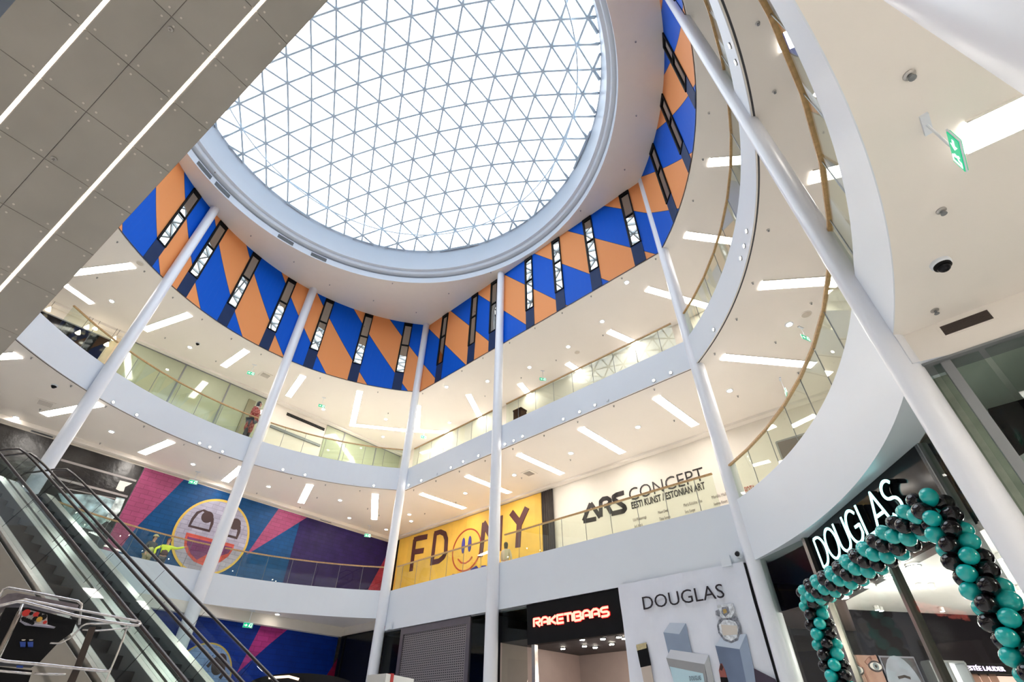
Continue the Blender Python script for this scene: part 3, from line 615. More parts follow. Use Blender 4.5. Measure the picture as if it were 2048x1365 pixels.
# cream concept wall graphics
f1 = lambda x, y: (1150+x/6.827, 910+y/6.827); g = lambda *q: [PR.hit(*f1(x, y)) for x, y in q]; INK = M('near_black_vinyl', (.022, .014, .014), .5)
sg = E('wall_lettering', 'large dark concept shop lettering with small name lists on the cream wall', 'sign', PR.w(PR.hit(1290, 1000)[0], 8))
word(sg, PR, [g((118, 905), (215, 665)), g((118, 912), (290, 875)), g((215, 665), (345, 855))], .19, .02, 'logo_letter_a', INK)
word(sg, PR, [g((355, 850), (352, 640), (385, 605), (440, 595), (478, 620), (480, 665), (440, 695), (400, 705)), g((440, 700), (500, 800))], .19, .024, 'logo_letter_r', INK)
word(sg, PR, [g((668, 520), (570, 548), (530, 575), (535, 615), (670, 705), (685, 740), (665, 770), (500, 808))], .20, .028, 'logo_letter_s', INK)
def text(parent, pl, s, p0, p1, hgt, o, name, mat, ext=.006, off=0., z_from=None):
    cu = bpy.data.curves.new('txt', 'FONT'); cu.body = s; cu.extrude = ext; cu.offset = off; cu.resolution_u = 3
    ob = bpy.data.objects.new('txt', cu); COL.objects.link(ob); dg = bpy.context.evaluated_depsgraph_get(); me = bpy.data.meshes.new_from_object(ob.evaluated_get(dg)); bpy.data.objects.remove(ob)
    co_ = np.array([v.co[:] for v in me.vertices]); mn, mx = co_.min(0), co_.max(0)
    for v, c in zip(me.vertices, co_):
        u = (c[0]-mn[0])/(mx[0]-mn[0]); h = c[1]/.729*hgt if not hgt is None else 0; a = p0[0]+(p1[0]-p0[0])*u; z = p0[1]+(p1[1]-p0[1])*u+h; v.co = pl.w(a, z, o+c[2])
    me.name = name; me.materials.clear(); me.materials.append(mat); ob = bpy.data.objects.new(name, me); COL.objects.link(ob); ob.parent = parent
    if parent: ob.matrix_parent_inverse = parent.matrix_world.inverted()
    fixn(ob); return ob
p0, = g((770, 632)); p1, = g((1782, 345)); h_ = g((1782, 138))[0][1]-p1[1]; zb_ = (p0[1]+p1[1])/2
text(sg, PR, 'CONCEPT', (g((748, 600))[0][0], zb_), (p1[0]+.0, zb_), h_*.98, .02, 'lettering', INK, off=-.008)
p0, = g((782, 748)); p1, = g((1785, 460)); zb_ = (p0[1]+p1[1])/2
text(sg, PR, 'EESTI KUNST / ESTONIAN ART', (p0[0], zb_), (p1[0], zb_), .30, .02, 'lettering', INK, off=.012)
GRYI = M('grey_vinyl', (.28, .24, .22), .6)
for k, (x, y, wd, lines) in enumerate(((800, 915, 175, ['Liisi Kruusmagi', 'Juri Arrak', 'Katja Lano', 'Aet Laigu']), (1140, 815, 150, ['Mauri Dvali', 'Tiina Sarapu', 'Daniel Allik', 'Kadri Rasmus']), (1490, 715, 250, ['Maria Kristiina Ulas', 'Eeva Kangur', 'Holger Kilumets', 'Peeter Laurits']), (1875, 610, 230, ['Mariliis Mallik', 'Andrea Koort', 'Maarja Nurk', 'Anna Valdmets']))):
    pa, = g((x, y)); pb, = g((x+wd, y-wd*.285))
    for j, s in enumerate(lines):
        z = (pa[1]+pb[1])/2-j*.27
        if z > L1t+.02: text(sg, PR, s, (pa[0], z), (pa[0]+(pb[0]-pa[0])*len(s)/max(len(q) for q in lines), z), .13, .015, 'name_line', GRYI, ext=.003)
sr = E('wall_lettering', 'small red lettering low on the gallery wall right of the tall column', 'sign', PR.w(PR.hit(1500, 985)[0], 7)); pa = PR.hit(1493, 990); pb = PR.hit(1512, 980)
text(sr, PR, 'FOTA', (pa[0], pa[1]), (pb[0], pa[1]), .30, .02, 'lettering', M('red_vinyl', (.45, .05, .04), .5))
# dark wall opening seen under the curved handrail
m_ = MB(); q = H(PR, [z6(595, 1295), z6(770, 1245), z6(800, 1365), z6(625, 1400)]); x0, x1 = q[0][0], q[1][0]; zt = (q[0][1]+q[1][1])/2
o = E('wall_screen', 'dark rectangular screen on the gallery wall behind the curved balustrade', 'screen', PR.w((x0+x1)/2, zt-1)); m_.prism(PR, [(x0, zt-1.9), (x1, zt-1.9), (x1, zt), (x0, zt)], 0, .05); m_.build('screen_panel', M('dark_brown_screen', (.06, .045, .04), .3), o)
f = MB(); f.stroke(PR, [(x0, zt-1.9), (x1, zt-1.9), (x1, zt), (x0, zt), (x0, zt-1.9)], .06, .04, .07, False); f.build('frame', GREYM, o)
# ---------------------------------------------------------------- upper gallery back walls
m_ = MB(); m_.lathe([(26.8, -.0), (26.8, DB+.13)], (O0[0], O0[1], 0), 96, closed=True); struct(m_.build('wall_outer', WALLC))
PU = Plane((-20.3, 18.9), (-11.0, 29.5)); qx = P(802, 909, CE); au = PU.hit(802, 909)[0]; PUR = Plane(PU.w(au, 0)[:2], tuple(np.array(PU.w(au, 0)[:2])+PR.ex))
m_ = MB(); m_.quad(PU.w(-12, L2t), PU.w(au, L2t), PU.w(au, CE), PU.w(-12, CE)); m_.quad(PUR.w(0, L2t), PUR.w(30, L2t), PUR.w(30, CE), PUR.w(0, CE)); struct(m_.build('wall_upper', WALLC))
m_ = MB(); m_.quad(PU.w(-12, CE-.12, 0), PU.w(au, CE-.12, 0), PU.w(au, CE-.12, .35), PU.w(-12, CE-.12, .35)); m_.quad(PU.w(-12, CE-.12, .35), PU.w(au, CE-.12, .35), PU.w(au, CE, .35), PU.w(-12, CE, .35)); struct(m_.build('trim_11', CEIL))
SAGE = M('pale_green_back_painted_glass', (.40, .43, .31), .06, noise=.02, spec=.6)
SAGE2 = M('olive_reveal', (.22, .21, .12), .5)
def front(pl, a0, a1, z0, z1, mull, label, panem, framem=GREYM, fw=.035, off=.03, name='shop_window', depth=.05):
    t = E(name, label, 'shop window', pl.w((a0+a1)/2, z0))
    xs = [a0]+mull+[a1]
    for x0, x1 in zip(xs[:-1], xs[1:]):
        m_ = MB(); m_.prism(pl, [(x0+.01, z0), (x1-.01, z0), (x1-.01, z1), (x0+.01, z1)], off, off+.012); m_.build('pane', panem, t)
    f = MB()
    for x in mull: f.prism(pl, [(x-fw, z0), (x+fw, z0), (x+fw, z1), (x-fw, z1)], off-.02, off+depth)
    for zz in (z1-.03,): f.prism(pl, [(a0, zz), (a1, zz), (a1, zz+.05), (a0, zz+.05)], off-.02, off+depth*.8)
    f.build('frame', framem, t); return t
hx = lambda px, py: PU.hit(px, py)[0]
zc4 = lambda x, y: (60+x/5.689, 560+y/5.689); zc5 = lambda x, y: (400+x/4.876, 700+y/4.876)
a_dark0, a_dark1 = hx(*zc4(230, 330)), hx(*zc4(985, 590)); a_g0, a_g1 = hx(*zc4(1210, 680)), hx(*zc5(700, 600)); a_h0, a_h1 = hx(*zc5(1240, 730)), au-.05
t = front(PU, -9.5, a_dark1, L2t, CE-.55, [], 'black shop window with hanging triangular lamps, upper left gallery', BLACK)
lx = [(615, 585), (712, 595), (517, 648), (925, 715), (840, 780), (180, 385)]
for i, (x, y) in enumerate(lx):
    c = PU.hit(*zc4(x, y)); q = np.array(PU.w(c[0], c[1], .35)); t = E('pendant_lamp', 'small lit cone pendant lamp by the black upper shop window, '+ordn(sorted(k[0] for k in lx).index(x), 6), 'pendant lamp', tuple(q), 'pendant lamps by the black shop window')
    m_ = MB(); m_.lathe([(.02, .22), (.10, .04), (.11, 0)], q, 16, closed=True); m_.build('lamp_shade', M('lamp_glow', (.9, .85, .7), .5, em=(1, .88, .65), es=1.3), t)
    m_ = MB(); m_.tube([q+np.array([0, 0, .3]), (q[0], q[1], CE)], .008, 5); m_.build('cable', BLACKM, t)
m_ = MB(); m_.prism(PU, [(a_dark1+.05, L2t), (a_g0-.1, L2t), (a_g0-.1, CE-.3), (a_dark1+.05, CE-.3)], 0, .08); tag(m_.build('wall_panel', M('sand_stone_panel', (.52, .42, .30), .6, noise=.1, nscale=5)), 'sand coloured stone pier between black shop window and pale green glazing', 'panel')
front(PU, a_g0, a_g1, L2t, CE-.13, [hx(*zc4(1710, 1100)), hx(*zc5(255, 420))], 'pale green glazed shop front in the upper gallery, left of the second column', SAGE)
front(PU, a_h0, a_h1, L2t, CE-.13, [hx(*zc5(1390, 900)), hx(*zc5(1705, 1000))], 'pale green glazed shop front in the upper gallery, beside the corner column', SAGE)
t = E('shutter_housing', 'long dark slotted track above the closed cream shop front in the upper gallery', 'shutter track', PU.w((a_g1+a_h0)/2, CE-.4)); m_ = MB()
for k in range(3): m_.prism(PU, [(a_g1+.9, CE-.45-.07*k), (a_h0-.1, CE-.45-.07*k), (a_h0-.1, CE-.42-.07*k), (a_g1+.9, CE-.42-.07*k)], .0, .05)
m_.build('slots', BLACKM, t)
m_ = MB(); p0 = PU.hit(*zc5(665, 735)); p1 = PU.hit(*zc5(1180, 955)); zz = (p0[1]+p1[1])/2; m_.prism(PU, [(a_g1+.2, zz-.05), (a_h0-.1, zz-.05), (a_h0-.1, zz+.1), (a_g1+.2, zz+.1)], 0, .09); m_.build('rail', GREYM, t)
m_ = MB(); m_.prism(PU, [(hx(*zc5(465, 500)), L2t), (hx(*zc5(545, 500)), L2t), (hx(*zc5(545, 500)), CE-.6), (hx(*zc5(465, 500)), CE-.6)], .06, .12); tag(m_.build('wall_pillar', SAGE2), 'olive brown flat pillar seen in the pale green glazing near the person in red', 'pillar')
for i, (a, b) in enumerate(((1310, 1440), (1450, 1560), (1790, 1870))):
    pass
# slot grilles on walls just under the ceilings
def slot(pl, px, py, zc, label):
    a, z = pl.hit(px, py); t = E('wall_vent', label, 'wall vent', pl.w(a, z), 'dark slot vents under the gallery ceilings'); m_ = MB(); m_.prism(pl, [(a-.38, z-.10), (a+.38, z-.10), (a+.38, z+.10), (a-.38, z+.10)], .0, .035); m_.build('frame', GREYM, t)
    m_ = MB(); [m_.prism(pl, [(a-.34, z-.085+.042*k), (a+.34, z-.085+.042*k), (a+.34, z-.063+.042*k), (a-.34, z-.063+.042*k)], .0, .05) for k in range(4)]; m_.build('slats', DARKGAP, t)
slot(PL, 86, 866, L2b, 'dark slot vent on the gallery wall above the black sheeting'); slot(PL, 651.8, 1040.6, L2b, 'dark slot vent above the violet end of the mural')
slot(PR, 1051, 989, L2b, 'dark slot vent above the yellow banner'); slot(PR, 1473, 840, L2b, 'dark slot vent above the cream wall right of the tall column')
slot(PU, 454.6, 751, CE, 'dark slot vent above the pale green glazing left of the second column'); slot(PU, 683, 851.5, CE, 'dark slot vent above the pale green glazing near the corner column')

# ---------------------------------------------------------------- ground floor shop fronts, straight side
PS = Plane(Cc, Ee, -.12)
def room(pl, a0, a1, z1, depth, wm, cm, name='wall_shop', off=0.):
    m_ = MB(); m_.quad(pl.w(a0, 0, off), pl.w(a0, 0, -depth), pl.w(a0, z1, -depth), pl.w(a0, z1, off)); m_.quad(pl.w(a1, 0, off), pl.w(a1, 0, -depth), pl.w(a1, z1, -depth), pl.w(a1, z1, off)); m_.quad(pl.w(a0, 0, -depth), pl.w(a1, 0, -depth), pl.w(a1, z1, -depth), pl.w(a0, z1, -depth)); struct(m_.build(name, wm))
    m_ = MB(); m_.quad(pl.w(a0, z1, off), pl.w(a1, z1, off), pl.w(a1, z1, -depth), pl.w(a0, z1, -depth)); struct(m_.build('ceiling', cm))
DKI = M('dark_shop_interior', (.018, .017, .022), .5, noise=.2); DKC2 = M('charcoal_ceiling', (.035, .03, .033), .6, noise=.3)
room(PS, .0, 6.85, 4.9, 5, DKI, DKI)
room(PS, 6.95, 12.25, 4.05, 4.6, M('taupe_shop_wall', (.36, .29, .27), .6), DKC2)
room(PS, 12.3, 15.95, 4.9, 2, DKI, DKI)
zt = LOW-.02
front(PS, .15, 1.15, 0, zt, [], 'dark narrow glass pane between the corner column and the roller shutter', GLASSS, name='shop_window')
front(PS, 5.45, 6.75, 0, zt, [], 'dark glass pane between the roller shutter and the middle column', GLASSS, name='shop_window')
front(PS, 7.05, 8.22, 0, zt, [], 'dark glass pane left of the black shop sign with red letters', GLASSS, name='shop_window')
t = E('roller_shutter', 'perforated grey roller shutter closing the shop right of the corner column', 'roller shutter', PS.w(3.3, 0))
def perf():
    m = bpy.data.materials.new('perforated_shutter'); m.use_nodes = True; nt = m.node_tree; b = nt.nodes['Principled BSDF']; b.inputs['Roughness'].default_value = .4; b.inputs['Metallic'].default_value = .3
    uv = nt.nodes.new('ShaderNodeUVMap'); br = nt.nodes.new('ShaderNodeTexBrick'); br.inputs['Scale'].default_value = 1; br.inputs['Brick Width'].default_value = .115; br.inputs['Row Height'].default_value = .075; br.inputs['Mortar Size'].default_value = .024; br.offset = 0
    br.inputs['Color1'].default_value = br.inputs['Color2'].default_value = (.012, .011, .013, 1); br.inputs['Mortar'].default_value = (.30, .27, .27, 1); nt.links.new(uv.outputs[0], br.inputs['Vector']); nt.links.new(br.outputs['Color'], b.inputs['Base Color']); return m
m_ = MB(); z0s = np.arange(0, zt-.25, .15); uvs = []
for z in z0s:
    zz = min(z+.15, zt-.22); m_.quad(PS.w(1.4, z, .03), PS.w(5.25, z, .03), PS.w(5.25, zz, .045), PS.w(1.4, zz, .045)); uvs += [(1.4, z), (5.25, z), (5.25, zz), (1.4, zz)]
m_.build('curtain', perf(), t, uv=uvs)
m_ = MB(); [m_.prism(PS, [(x, 0), (x+.2, 0), (x+.2, zt), (x, zt)], -.02, .09) for x in (1.2, 5.25)]; m_.prism(PS, [(1.4, zt-.24), (5.25, zt-.24), (5.25, zt), (1.4, zt)], -.02, .09); m_.build('guide_rail', M('purple_grey_metal', (.17, .15, .17), .35, .6), t)
# black sign box with red letters
t = E('shop_sign', 'black shop sign box with glowing red rounded letters under the gallery fascia', 'shop sign', PS.w(10.2, 3.87))
m_ = MB(); m_.prism(PS, [(8.28, 3.86), (12.06, 3.86), (12.06, zt), (8.28, zt)], -.15, .10); m_.build('box', BLACKM, t)
REDL = M('red_glowing_letters', (.9, .1, .07), .4, em=(1, .22, .16), es=1.25); REDG = M('red_halo_edge', (.25, .005, .005), .5, em=(.6, .0, .0), es=.35)
GL = {'R': ([[(0, 0), (0, 1), (.62, 1), (.72, .85), (.72, .62), (.6, .5), (.28, .5), (.72, 0)]], .95), 'A': ([[(0, 0), (0, .78), (.2, 1), (.5, 1), (.72, .78), (.72, 0)], [(.2, .42), (.72, .42)]], .95), 'K': ([[(0, 0), (0, 1)], [(.7, 1), (.12, .5), (.7, 0)]], .88),
      'E': ([[(.7, 1), (0, 1), (0, 0), (.7, 0)], [(.2, .5), (.68, .5)]], .88), 'T': ([[(-.08, 1), (.74, 1)], [(.33, 1), (.33, 0)]], .82), 'I': ([[(0, 0), (0, 1)]], .22), 'B': ([[(0, 0), (0, 1), (.55, 1), (.7, .86), (.7, .64), (.58, .5), (.2, .5)], [(.58, .5), (.74, .36), (.74, .14), (.6, 0), (0, 0)]], .95), 'S': ([[(.74, 1), (.18, 1), (0, .86), (0, .64), (.16, .5), (.58, .5), (.74, .36), (.74, .14), (.58, 0), (0, 0)]], .95)}
x = 0; lay = []
for ch in 'RAKETIBAAS': lay.append((ch, x)); x += GL[ch][1]
f5 = lambda x, y: (1050+x/9.752, 1190+y/9.752); pa = PS.hit(*f5(222, 640)); pb = PS.hit(*f5(1680, 420)); ztop = PS.hit(*f5(222, 490))[1]; tot = lay[-1][1]+.74; sx = (pb[0]-pa[0])/tot
zb0 = pa[1]; hh = ztop-zb0
for ch, x in lay:
    m_ = MB(); [m_.stroke(PS, [(pa[0]+sx*(x+a), zb0+hh*b) for a, b in st], .062, .10+.002*k, .135+.001*k) for k, st in enumerate(GL[ch][0])]; m_.build('letter', REDL, t)
m_ = MB(); [m_.stroke(PS, [(pa[0]+sx*(x+a), zb0+hh*b) for a, b in st], .105, .095, .112) for ch, x in lay for st in GL[ch][0]]; m_.build('letter_halo', REDG, t)
m_ = MB(); m_.prism(PS, [(8.42, 0), (8.56, 0), (8.56, 3.86), (8.42, 3.86)], -.1, .06); tag(m_.build('door_post', STEEL), 'slim steel post under the left end of the black sign with red letters', 'post')
for i, (px, py) in enumerate([(740, 1057), (1118, 880), (1160, 1007), (1368, 1032), (1520, 866), (1692, 967), (1830, 832), (1940, 860)]):
    c = P(*f5(px, py), 4.02); u_ = MB(); u_.box((c[0], c[1], 4.02), (.07, .07, .02)); t = E('shop_downlight', 'square lit downlight inside the shop below the red letter sign, '+ordn(sorted([740, 1118, 1160, 1368, 1520, 1692, 1830, 1940]).index(px), 8), 'downlight', c, 'square downlights in the red letter shop'); u_.build('lens', DOWN, t); u_ = MB(); u_.box((c[0], c[1], 4.035), (.10, .10, .013)); u_.build('frame', BLACKM, t)
t = E('window_lettering', 'faint outline lettering seen through the dark glass left of the shop post', 'lettering', PS.w(7.7, 2)); p0 = PS.hit(1006, 1365); p1 = PS.hit(1025, 1362); m_ = MB()
for k, st in enumerate((((0, 0), (0, .42), (.06, .5), (.14, .5), (.2, .42), (.2, 0)), ((.32, 0), (.32, .36), (.38, .5), (.55, .5), (.6, .42), (.6, .26), (.4, .24)))): m_.stroke(PS, [(p0[0]+a, 2.02+b) for a, b in st], .022, .05, .055)
m_.build('outline', M('dark_outline', (.06, .045, .045), .6), t)
# white fabric perfume banner
ca = Plane(Cc, Ee, .10); bA = 12.08; bB = ca.hit(1516, 1232)[0]
ban = E('fabric_banner', 'white creased fabric banner printed with perfume, lipstick and grey blocks', 'banner', ca.w((bA+bB)/2, .2))
m_ = MB(); NX, NZ = 40, 40; Zt = 5.10
for i in range(NX):
    for k in range(NZ):
        q = []
        for di, dk in ((0, 0), (1, 0), (1, 1), (0, 1)):
            u = (i+di)/NX; v = (k+dk)/NZ; sag = .05*math.sin(u*math.pi*3)*max(0, v-.9)*10*.5; x = bA+(bB-bA)*u; z = .3+(Zt-.3)*v-sag*.3; q.append(ca.w(x, z, .02*math.sin(u*9+v*7)*.35+.012*math.sin(u*23-v*11)+.006*math.sin(u*41+v*29)))
        m_.quad(*q)
o = m_.build('cloth', M('white_banner_cloth', (.74, .76, .84), .5, noise=.02, bump=.25, nscale=2.2), ban, smooth=True)
f7 = lambda x, y: (1230+x/6.827, 1165+y/6.827); H7 = lambda *q: [ca.hit(*f7(x, y)) for x, y in q]
p0, = H7((418, 385)); p1, = H7((1500, 175)); pt, = H7((1460, 8)); zb_ = p0[1]
zS = H7((1440, 218))[0][1]; zb_ = (p0[1]+zS)/2; text(ban, ca, 'DOUGLAS', (p0[0]-.03, zb_), (p1[0]+.01, zb_), pt[1]-zS-.0, .05, 'lettering', M('banner_black_ink', (.018, .012, .018), .5), off=-.004)
C1, C2, C3, C4 = (M('print_light_blue', (.50, .57, .68), .5, noise=.06, nscale=1), M('print_mid_blue', (.26, .32, .43), .5, noise=.15, nscale=1), M('print_slate_blue', (.13, .17, .26), .5, noise=.25, nscale=1), M('print_pale_grey', (.60, .62, .68), .5, noise=.04, nscale=1))
def pp(name, mat, o, *q): m_ = MB(); m_.prism(ca, [(a, max(z, .35)) for a, z in H7(*q)], .03, o); return m_.build(name, mat, ban)
pp('block_top', C1, .050, (672, 690), (760, 560), (975, 568), (890, 715)); pp('block_front', C2, .050, (672, 690), (890, 715), (1060, 970), (770, 925), (740, 975)); pp('block_side', C2, .052, (890, 715), (975, 568), (1060, 970), (930, 960))
pp('block_top', C4, .054, (712, 1038), (770, 925), (1290, 1000), (1235, 1125)); pp('block_front', M('print_warm_grey', (.30, .30, .31), .5), .054, (712, 1038), (1235, 1125), (1290, 1500), (860, 1500)); pp('block_side', M('print_grey', (.42, .43, .44), .5), .055, (1235, 1125), (1290, 1000), (1390, 1500), (1310, 1500))
pp('lid_panel', M('print_ice_blue', (.48, .66, .74), .4), .058, (760, 1155), (1215, 1250), (1260, 1500), (850, 1500))
pp('block_front', C3, .050, (1380, 872), (1712, 920), (1800, 1280), (1850, 1600), (1560, 1600)); pp('block_side', C2, .052, (1712, 920), (1800, 712), (1905, 1180), (1960, 1600), (1850, 1600)); pp('block_top', C1, .052, (1380, 872), (1480, 735), (1800, 712), (1712, 920))
pp('shadow_print', M('print_dark_shadow', (.05, .035, .06), .5), .046, (1905, 1180), (2200, 1330), (2300, 1600), (1900, 1600))
CRY = M('print_crystal', (.62, .64, .68), .3, noise=.35, nscale=14); CRD = M('print_crystal_dark', (.22, .23, .27), .3, noise=.5, nscale=18)
pp('bottle_outline', CRD, .056, (1405, 600), (1430, 520), (1500, 490), (1640, 500), (1715, 570), (1728, 680), (1690, 800), (1600, 838), (1500, 800), (1425, 700)); pp('bottle', CRY, .060, (1430, 590), (1500, 520), (1640, 525), (1700, 620), (1680, 760), (1600, 810), (1520, 780), (1450, 690))
pp('bottle_label', M('print_cream', (.62, .56, .50), .5), .064, (1460, 585), (1680, 600), (1690, 720), (1490, 735)); pp('stopper', CRY, .060, (1410, 320), (1620, 295), (1650, 400), (1600, 490), (1480, 500), (1420, 430)); pp('stopper_core', CRD, .063, (1470, 350), (1560, 340), (1580, 420), (1520, 480), (1470, 430))
pp('stopper_gem', CRD, .062, (1385, 400), (1430, 375), (1455, 430), (1430, 475), (1390, 455)); pp('stopper_gem', CRD, .062, (1580, 520), (1640, 460), (1685, 500), (1650, 545)); pp('gold_core', M('print_gold', (.45, .30, .10), .4), .066, (1485, 380), (1530, 370), (1545, 420), (1500, 440))
pp('cap', BLACKM, .052, (302, 880), (445, 850), (503, 1138), (362, 1168)); pp('cap_top', M('print_gold_cap', (.50, .42, .24), .4, noise=.2, nscale=20), .054, (302, 860), (438, 828), (445, 905), (315, 940)); pp('flacon', M('print_beige', (.52, .44, .38), .5), .052, (368, 1170), (500, 1140), (560, 1500), (430, 1500))
pp('lipstick', M('print_rose', (.30, .09, .08), .4), .062, (1432, 1210), (1450, 1120), (1475, 1115), (1520, 1220), (1545, 1310), (1450, 1300)); pp('lipstick_tip', M('print_dark_red', (.05, .015, .015), .4), .064, (1445, 1150), (1462, 1112), (1495, 1165), (1475, 1215), (1445, 1200)); pp('lipstick_case', BLACKM, .063, (1450, 1300), (1545, 1305), (1600, 1500), (1480, 1500))
p0, = H7((1030, 1305)); p1, = H7((1195, 1340)); text(ban, ca, 'DOUGLAS', (p0[0], p1[1]), (p1[0], p1[1]), .10, .066, 'small_lettering', M('print_slate_ink', (.12, .15, .18), .5), ext=.002, off=-.004)
m_ = MB(); m_.prism(Plane(Cc, Ee, .0), [(bB+.01, 0), (bB+.05, 0), (bB+.05, LOW), (bB+.01, LOW)], .05, .12); tag(m_.build('banner_pole', BLACKM), 'thin black pole along the right edge of the perfume banner', 'pole')

# ---------------------------------------------------------------- ground floor, left: mural wall and dark corner
PG = Plane((-12.08, 21.48), (-7.98, 26.69)); aG = PG.hit(689, 1254.8)[0]; zh = (PG.hit(398, 1231.7)[1]+PG.hit(685.5, 1274)[1])/2
PG2 = Plane(PG.w(aG, 0)[:2], (-5.9, 24.75))
m_ = MB(); m_.prism(PG, [(-9, zh), (aG, zh), (aG, L1b), (-9, L1b)], -.3, 0); m_.prism(PG2, [(0, zh), (PG2.L, zh), (PG2.L, L1b), (0, L1b)], -.3, 0); struct(m_.build('wall_header', WALLC))
t = E('mural_hoarding', 'saturated blue brick pattern hoarding on the ground floor with pink rays, seen behind the escalator', 'mural', PG.w(aG-3, 0))
t['label'] = 'saturated blue ground floor hoarding with pink rays behind the escalator handrails'
m_ = MB(); m_.prism(PG, [(-9, 0), (aG, 0), (aG, zh), (-9, zh)], -.55, -.32); m_.build('board', brick('mural_deep_blue_brick', (.002, .030, .27)), t)
PGm = Plane(PG.w(0, 0, -.32)[:2], PG.w(1, 0, -.32)[:2])
gp = brick('mural_magenta_brick', (.42, .04, .22)); HG = lambda *q: clampz([PGm.hit(*p) for p in q], 0.02, zh)
decal(t, PGm, HG((524, 1245), (577, 1250), (538, 1290), (473, 1348)), .012, 'pink_ray', gp); decal(t, PGm, HG((681, 1308), (678, 1365), (648, 1360)), .012, 'pink_ray', brick('mural_crimson_brick', (.30, .01, .06)))
fg = [PGm.hit(*b2(*q)) for q in ((120, 1145), (232, 1235), (234, 1300), (20, 1165), (200, 1180))]
A_ = np.array([[2*a, 2*z, 1] for a, z in fg]); sol = np.linalg.lstsq(A_, np.array([a*a+z*z for a, z in fg]), rcond=None)[0]; gx, gz = sol[:2]; gr = math.sqrt(sol[2]+gx**2+gz**2)
decal(t, PGm, clampz(ell((gx, gz), gr, gr, 48), .02, zh), .014, 'face_rim', mgold); decal(t, PGm, clampz(ell((gx, gz), gr*.95, gr*.95, 48), .02, zh), .018, 'face', brick('mural_pale_blue_face', (.24, .34, .58)))
q = PGm.hit(*b2(162, 1265)); decal(t, PGm, ell(q, .28, .36, 24), .022, 'pupil', mbrown)
m_ = MB(); m_.stroke(PGm, HG(b2(95, 1280), b2(130, 1240), b2(190, 1250), b2(185, 1320), b2(165, 1345)), .12, .01, .026); m_.build('eye_outline', mbrown, t)
o = front(PG2, 0, PG2.L, 0, zh, [.35], 'dark glazed corner front left of the corner column on the ground floor', BLACK, BLACKM)
# ---------------------------------------------------------------- dark beauty shop on the right
PD = Plane((6.8, 11.4), (6.25, 6.2)); ap = PD.hit(1949, 1093)[0]; PD0 = Plane((6.35, 13.25), (6.72, 11.4)); PD1 = Plane((6.25, 6.2), (5.25, 5.0)); HB = 3.83
t = E('shop_sign', 'black glossy shop fascia with glowing turquoise letters above the balloon arch', 'shop sign', PD.w(2, HB))
m_ = MB(); m_.prism(PD, [(-.05, HB), (ap+.02, HB), (ap+.02, LOW), (-.05, LOW)], -.2, 0.); m_.build('panel', BLACK, t)
TQ = M('turquoise_glowing_letters', (.5, .95, .95), .4, em=(.42, .95, .92), es=.95); LSD = BLACKM
dg = lambda px, py: PD.hit(px, py)
PDl = Plane((6.8, 11.4), (6.25, 6.2), .14); dl = PDl.hit; p0 = dl(1648, 1134); S1 = dl(1806, 1012); z0, z1 = dl(1650.6, 1134)[1], dl(1631, 1077)[1]
zb_ = z0; hh = z1-z0; aL = p0[0]-.02; aR = S1[0]
widths = {'D': .62, 'O': .74, 'U': .62, 'G': .74, 'L': .46, 'A': .72, 'S': .56}; gap = .12; tot = sum(widths[c] for c in 'DOUGLAS')+gap*6; sx = (aR-aL)/tot
def arc2(cx, cz, rx, rz, a0, a1, n=16): return [(cx+rx*math.cos(math.radians(t)), cz+rz*math.sin(math.radians(t))) for t in np.linspace(a0, a1, n)]
G2 = {'D': [[(0, 0), (0, 1)], [(0, 1), (.2, 1)]+arc2(.2, .5, .42, .5, 90, -90)+[(0, 0)]], 'O': [arc2(.37, .5, .37, .5, 90, 450, 26)], 'U': [[(0, 1), (0, .32)]+arc2(.31, .32, .31, .32, 180, 360)+[(.62, 1)]],
      'G': [arc2(.37, .5, .37, .5, 40, 300, 22)+arc2(.37, .5, .37, .5, 300, 360, 6)[0:3]+[(.68, .2), (.68, .46), (.40, .46)]], 'L': [[(0, 1), (0, 0), (.46, 0)]], 'A': [[(0, 0), (.36, 1), (.72, 0)], [(.13, .33), (.59, .33)]], 'S': [arc2(.28, .75, .26, .25, 30, 270, 14)+arc2(.28, .25, .28, .25, 90, -150, 14)]}
x = 0
for ch in 'DOUGLAS':
    m_ = MB(); k_ = MB()
    for j, st in enumerate(G2[ch]):
        pts = [(aL+sx*(x+a*1.0), zb_+hh*b) for a, b in st]; m_.stroke(PD, pts, .050, .135, .150+.001*j); k_.stroke(PD, pts, .054, .02, .134)
    lt = m_.build('letter', TQ, t); k_.build('letter_return', LSD, lt); x += widths[ch]+gap
# glazing and posts
PSTM = M('satin_metal_post', (.40, .37, .33), .3, .85)
def sf(pl, xs, z1, label): 
    t = E('shop_window', label, 'shop window', pl.w((xs[0]+xs[-1])/2, 0))
    for a, b in zip(xs[:-1], xs[1:]): m_ = MB(); m_.prism(pl, [(a+.03, .1), (b-.03, .1), (b-.03, z1), (a+.03, z1)], -.06, -.045); m_.build('pane', GLASSS, t)
    return t
xm = [dg(1650, 1200)[0], dg(1776, 1131)[0], ap]
t = sf(PD, [0.0, xm[0], xm[1], ap, PD.L], HB, 'tall clear shop window under the turquoise letters, behind the balloon arch')
for i, a in enumerate(xm): m_ = MB(); zz = HB if i < 2 else LOW; m_.prism(PD, [(a-.045, 0), (a+.045, 0), (a+.045, zz), (a-.045, zz)], -.14, .0); m_.build('mullion', PSTM if i < 2 else GREYM, t)
m_ = MB(); m_.prism(PD, [(ap, HB), (PD.L, HB), (PD.L, LOW), (ap, LOW)], -.06, -.045); m_.build('top_pane', GLASSS, t)
sf(PD1, [0, PD1.L], LOW, 'clear corner pane of the beauty shop beside the large close column')
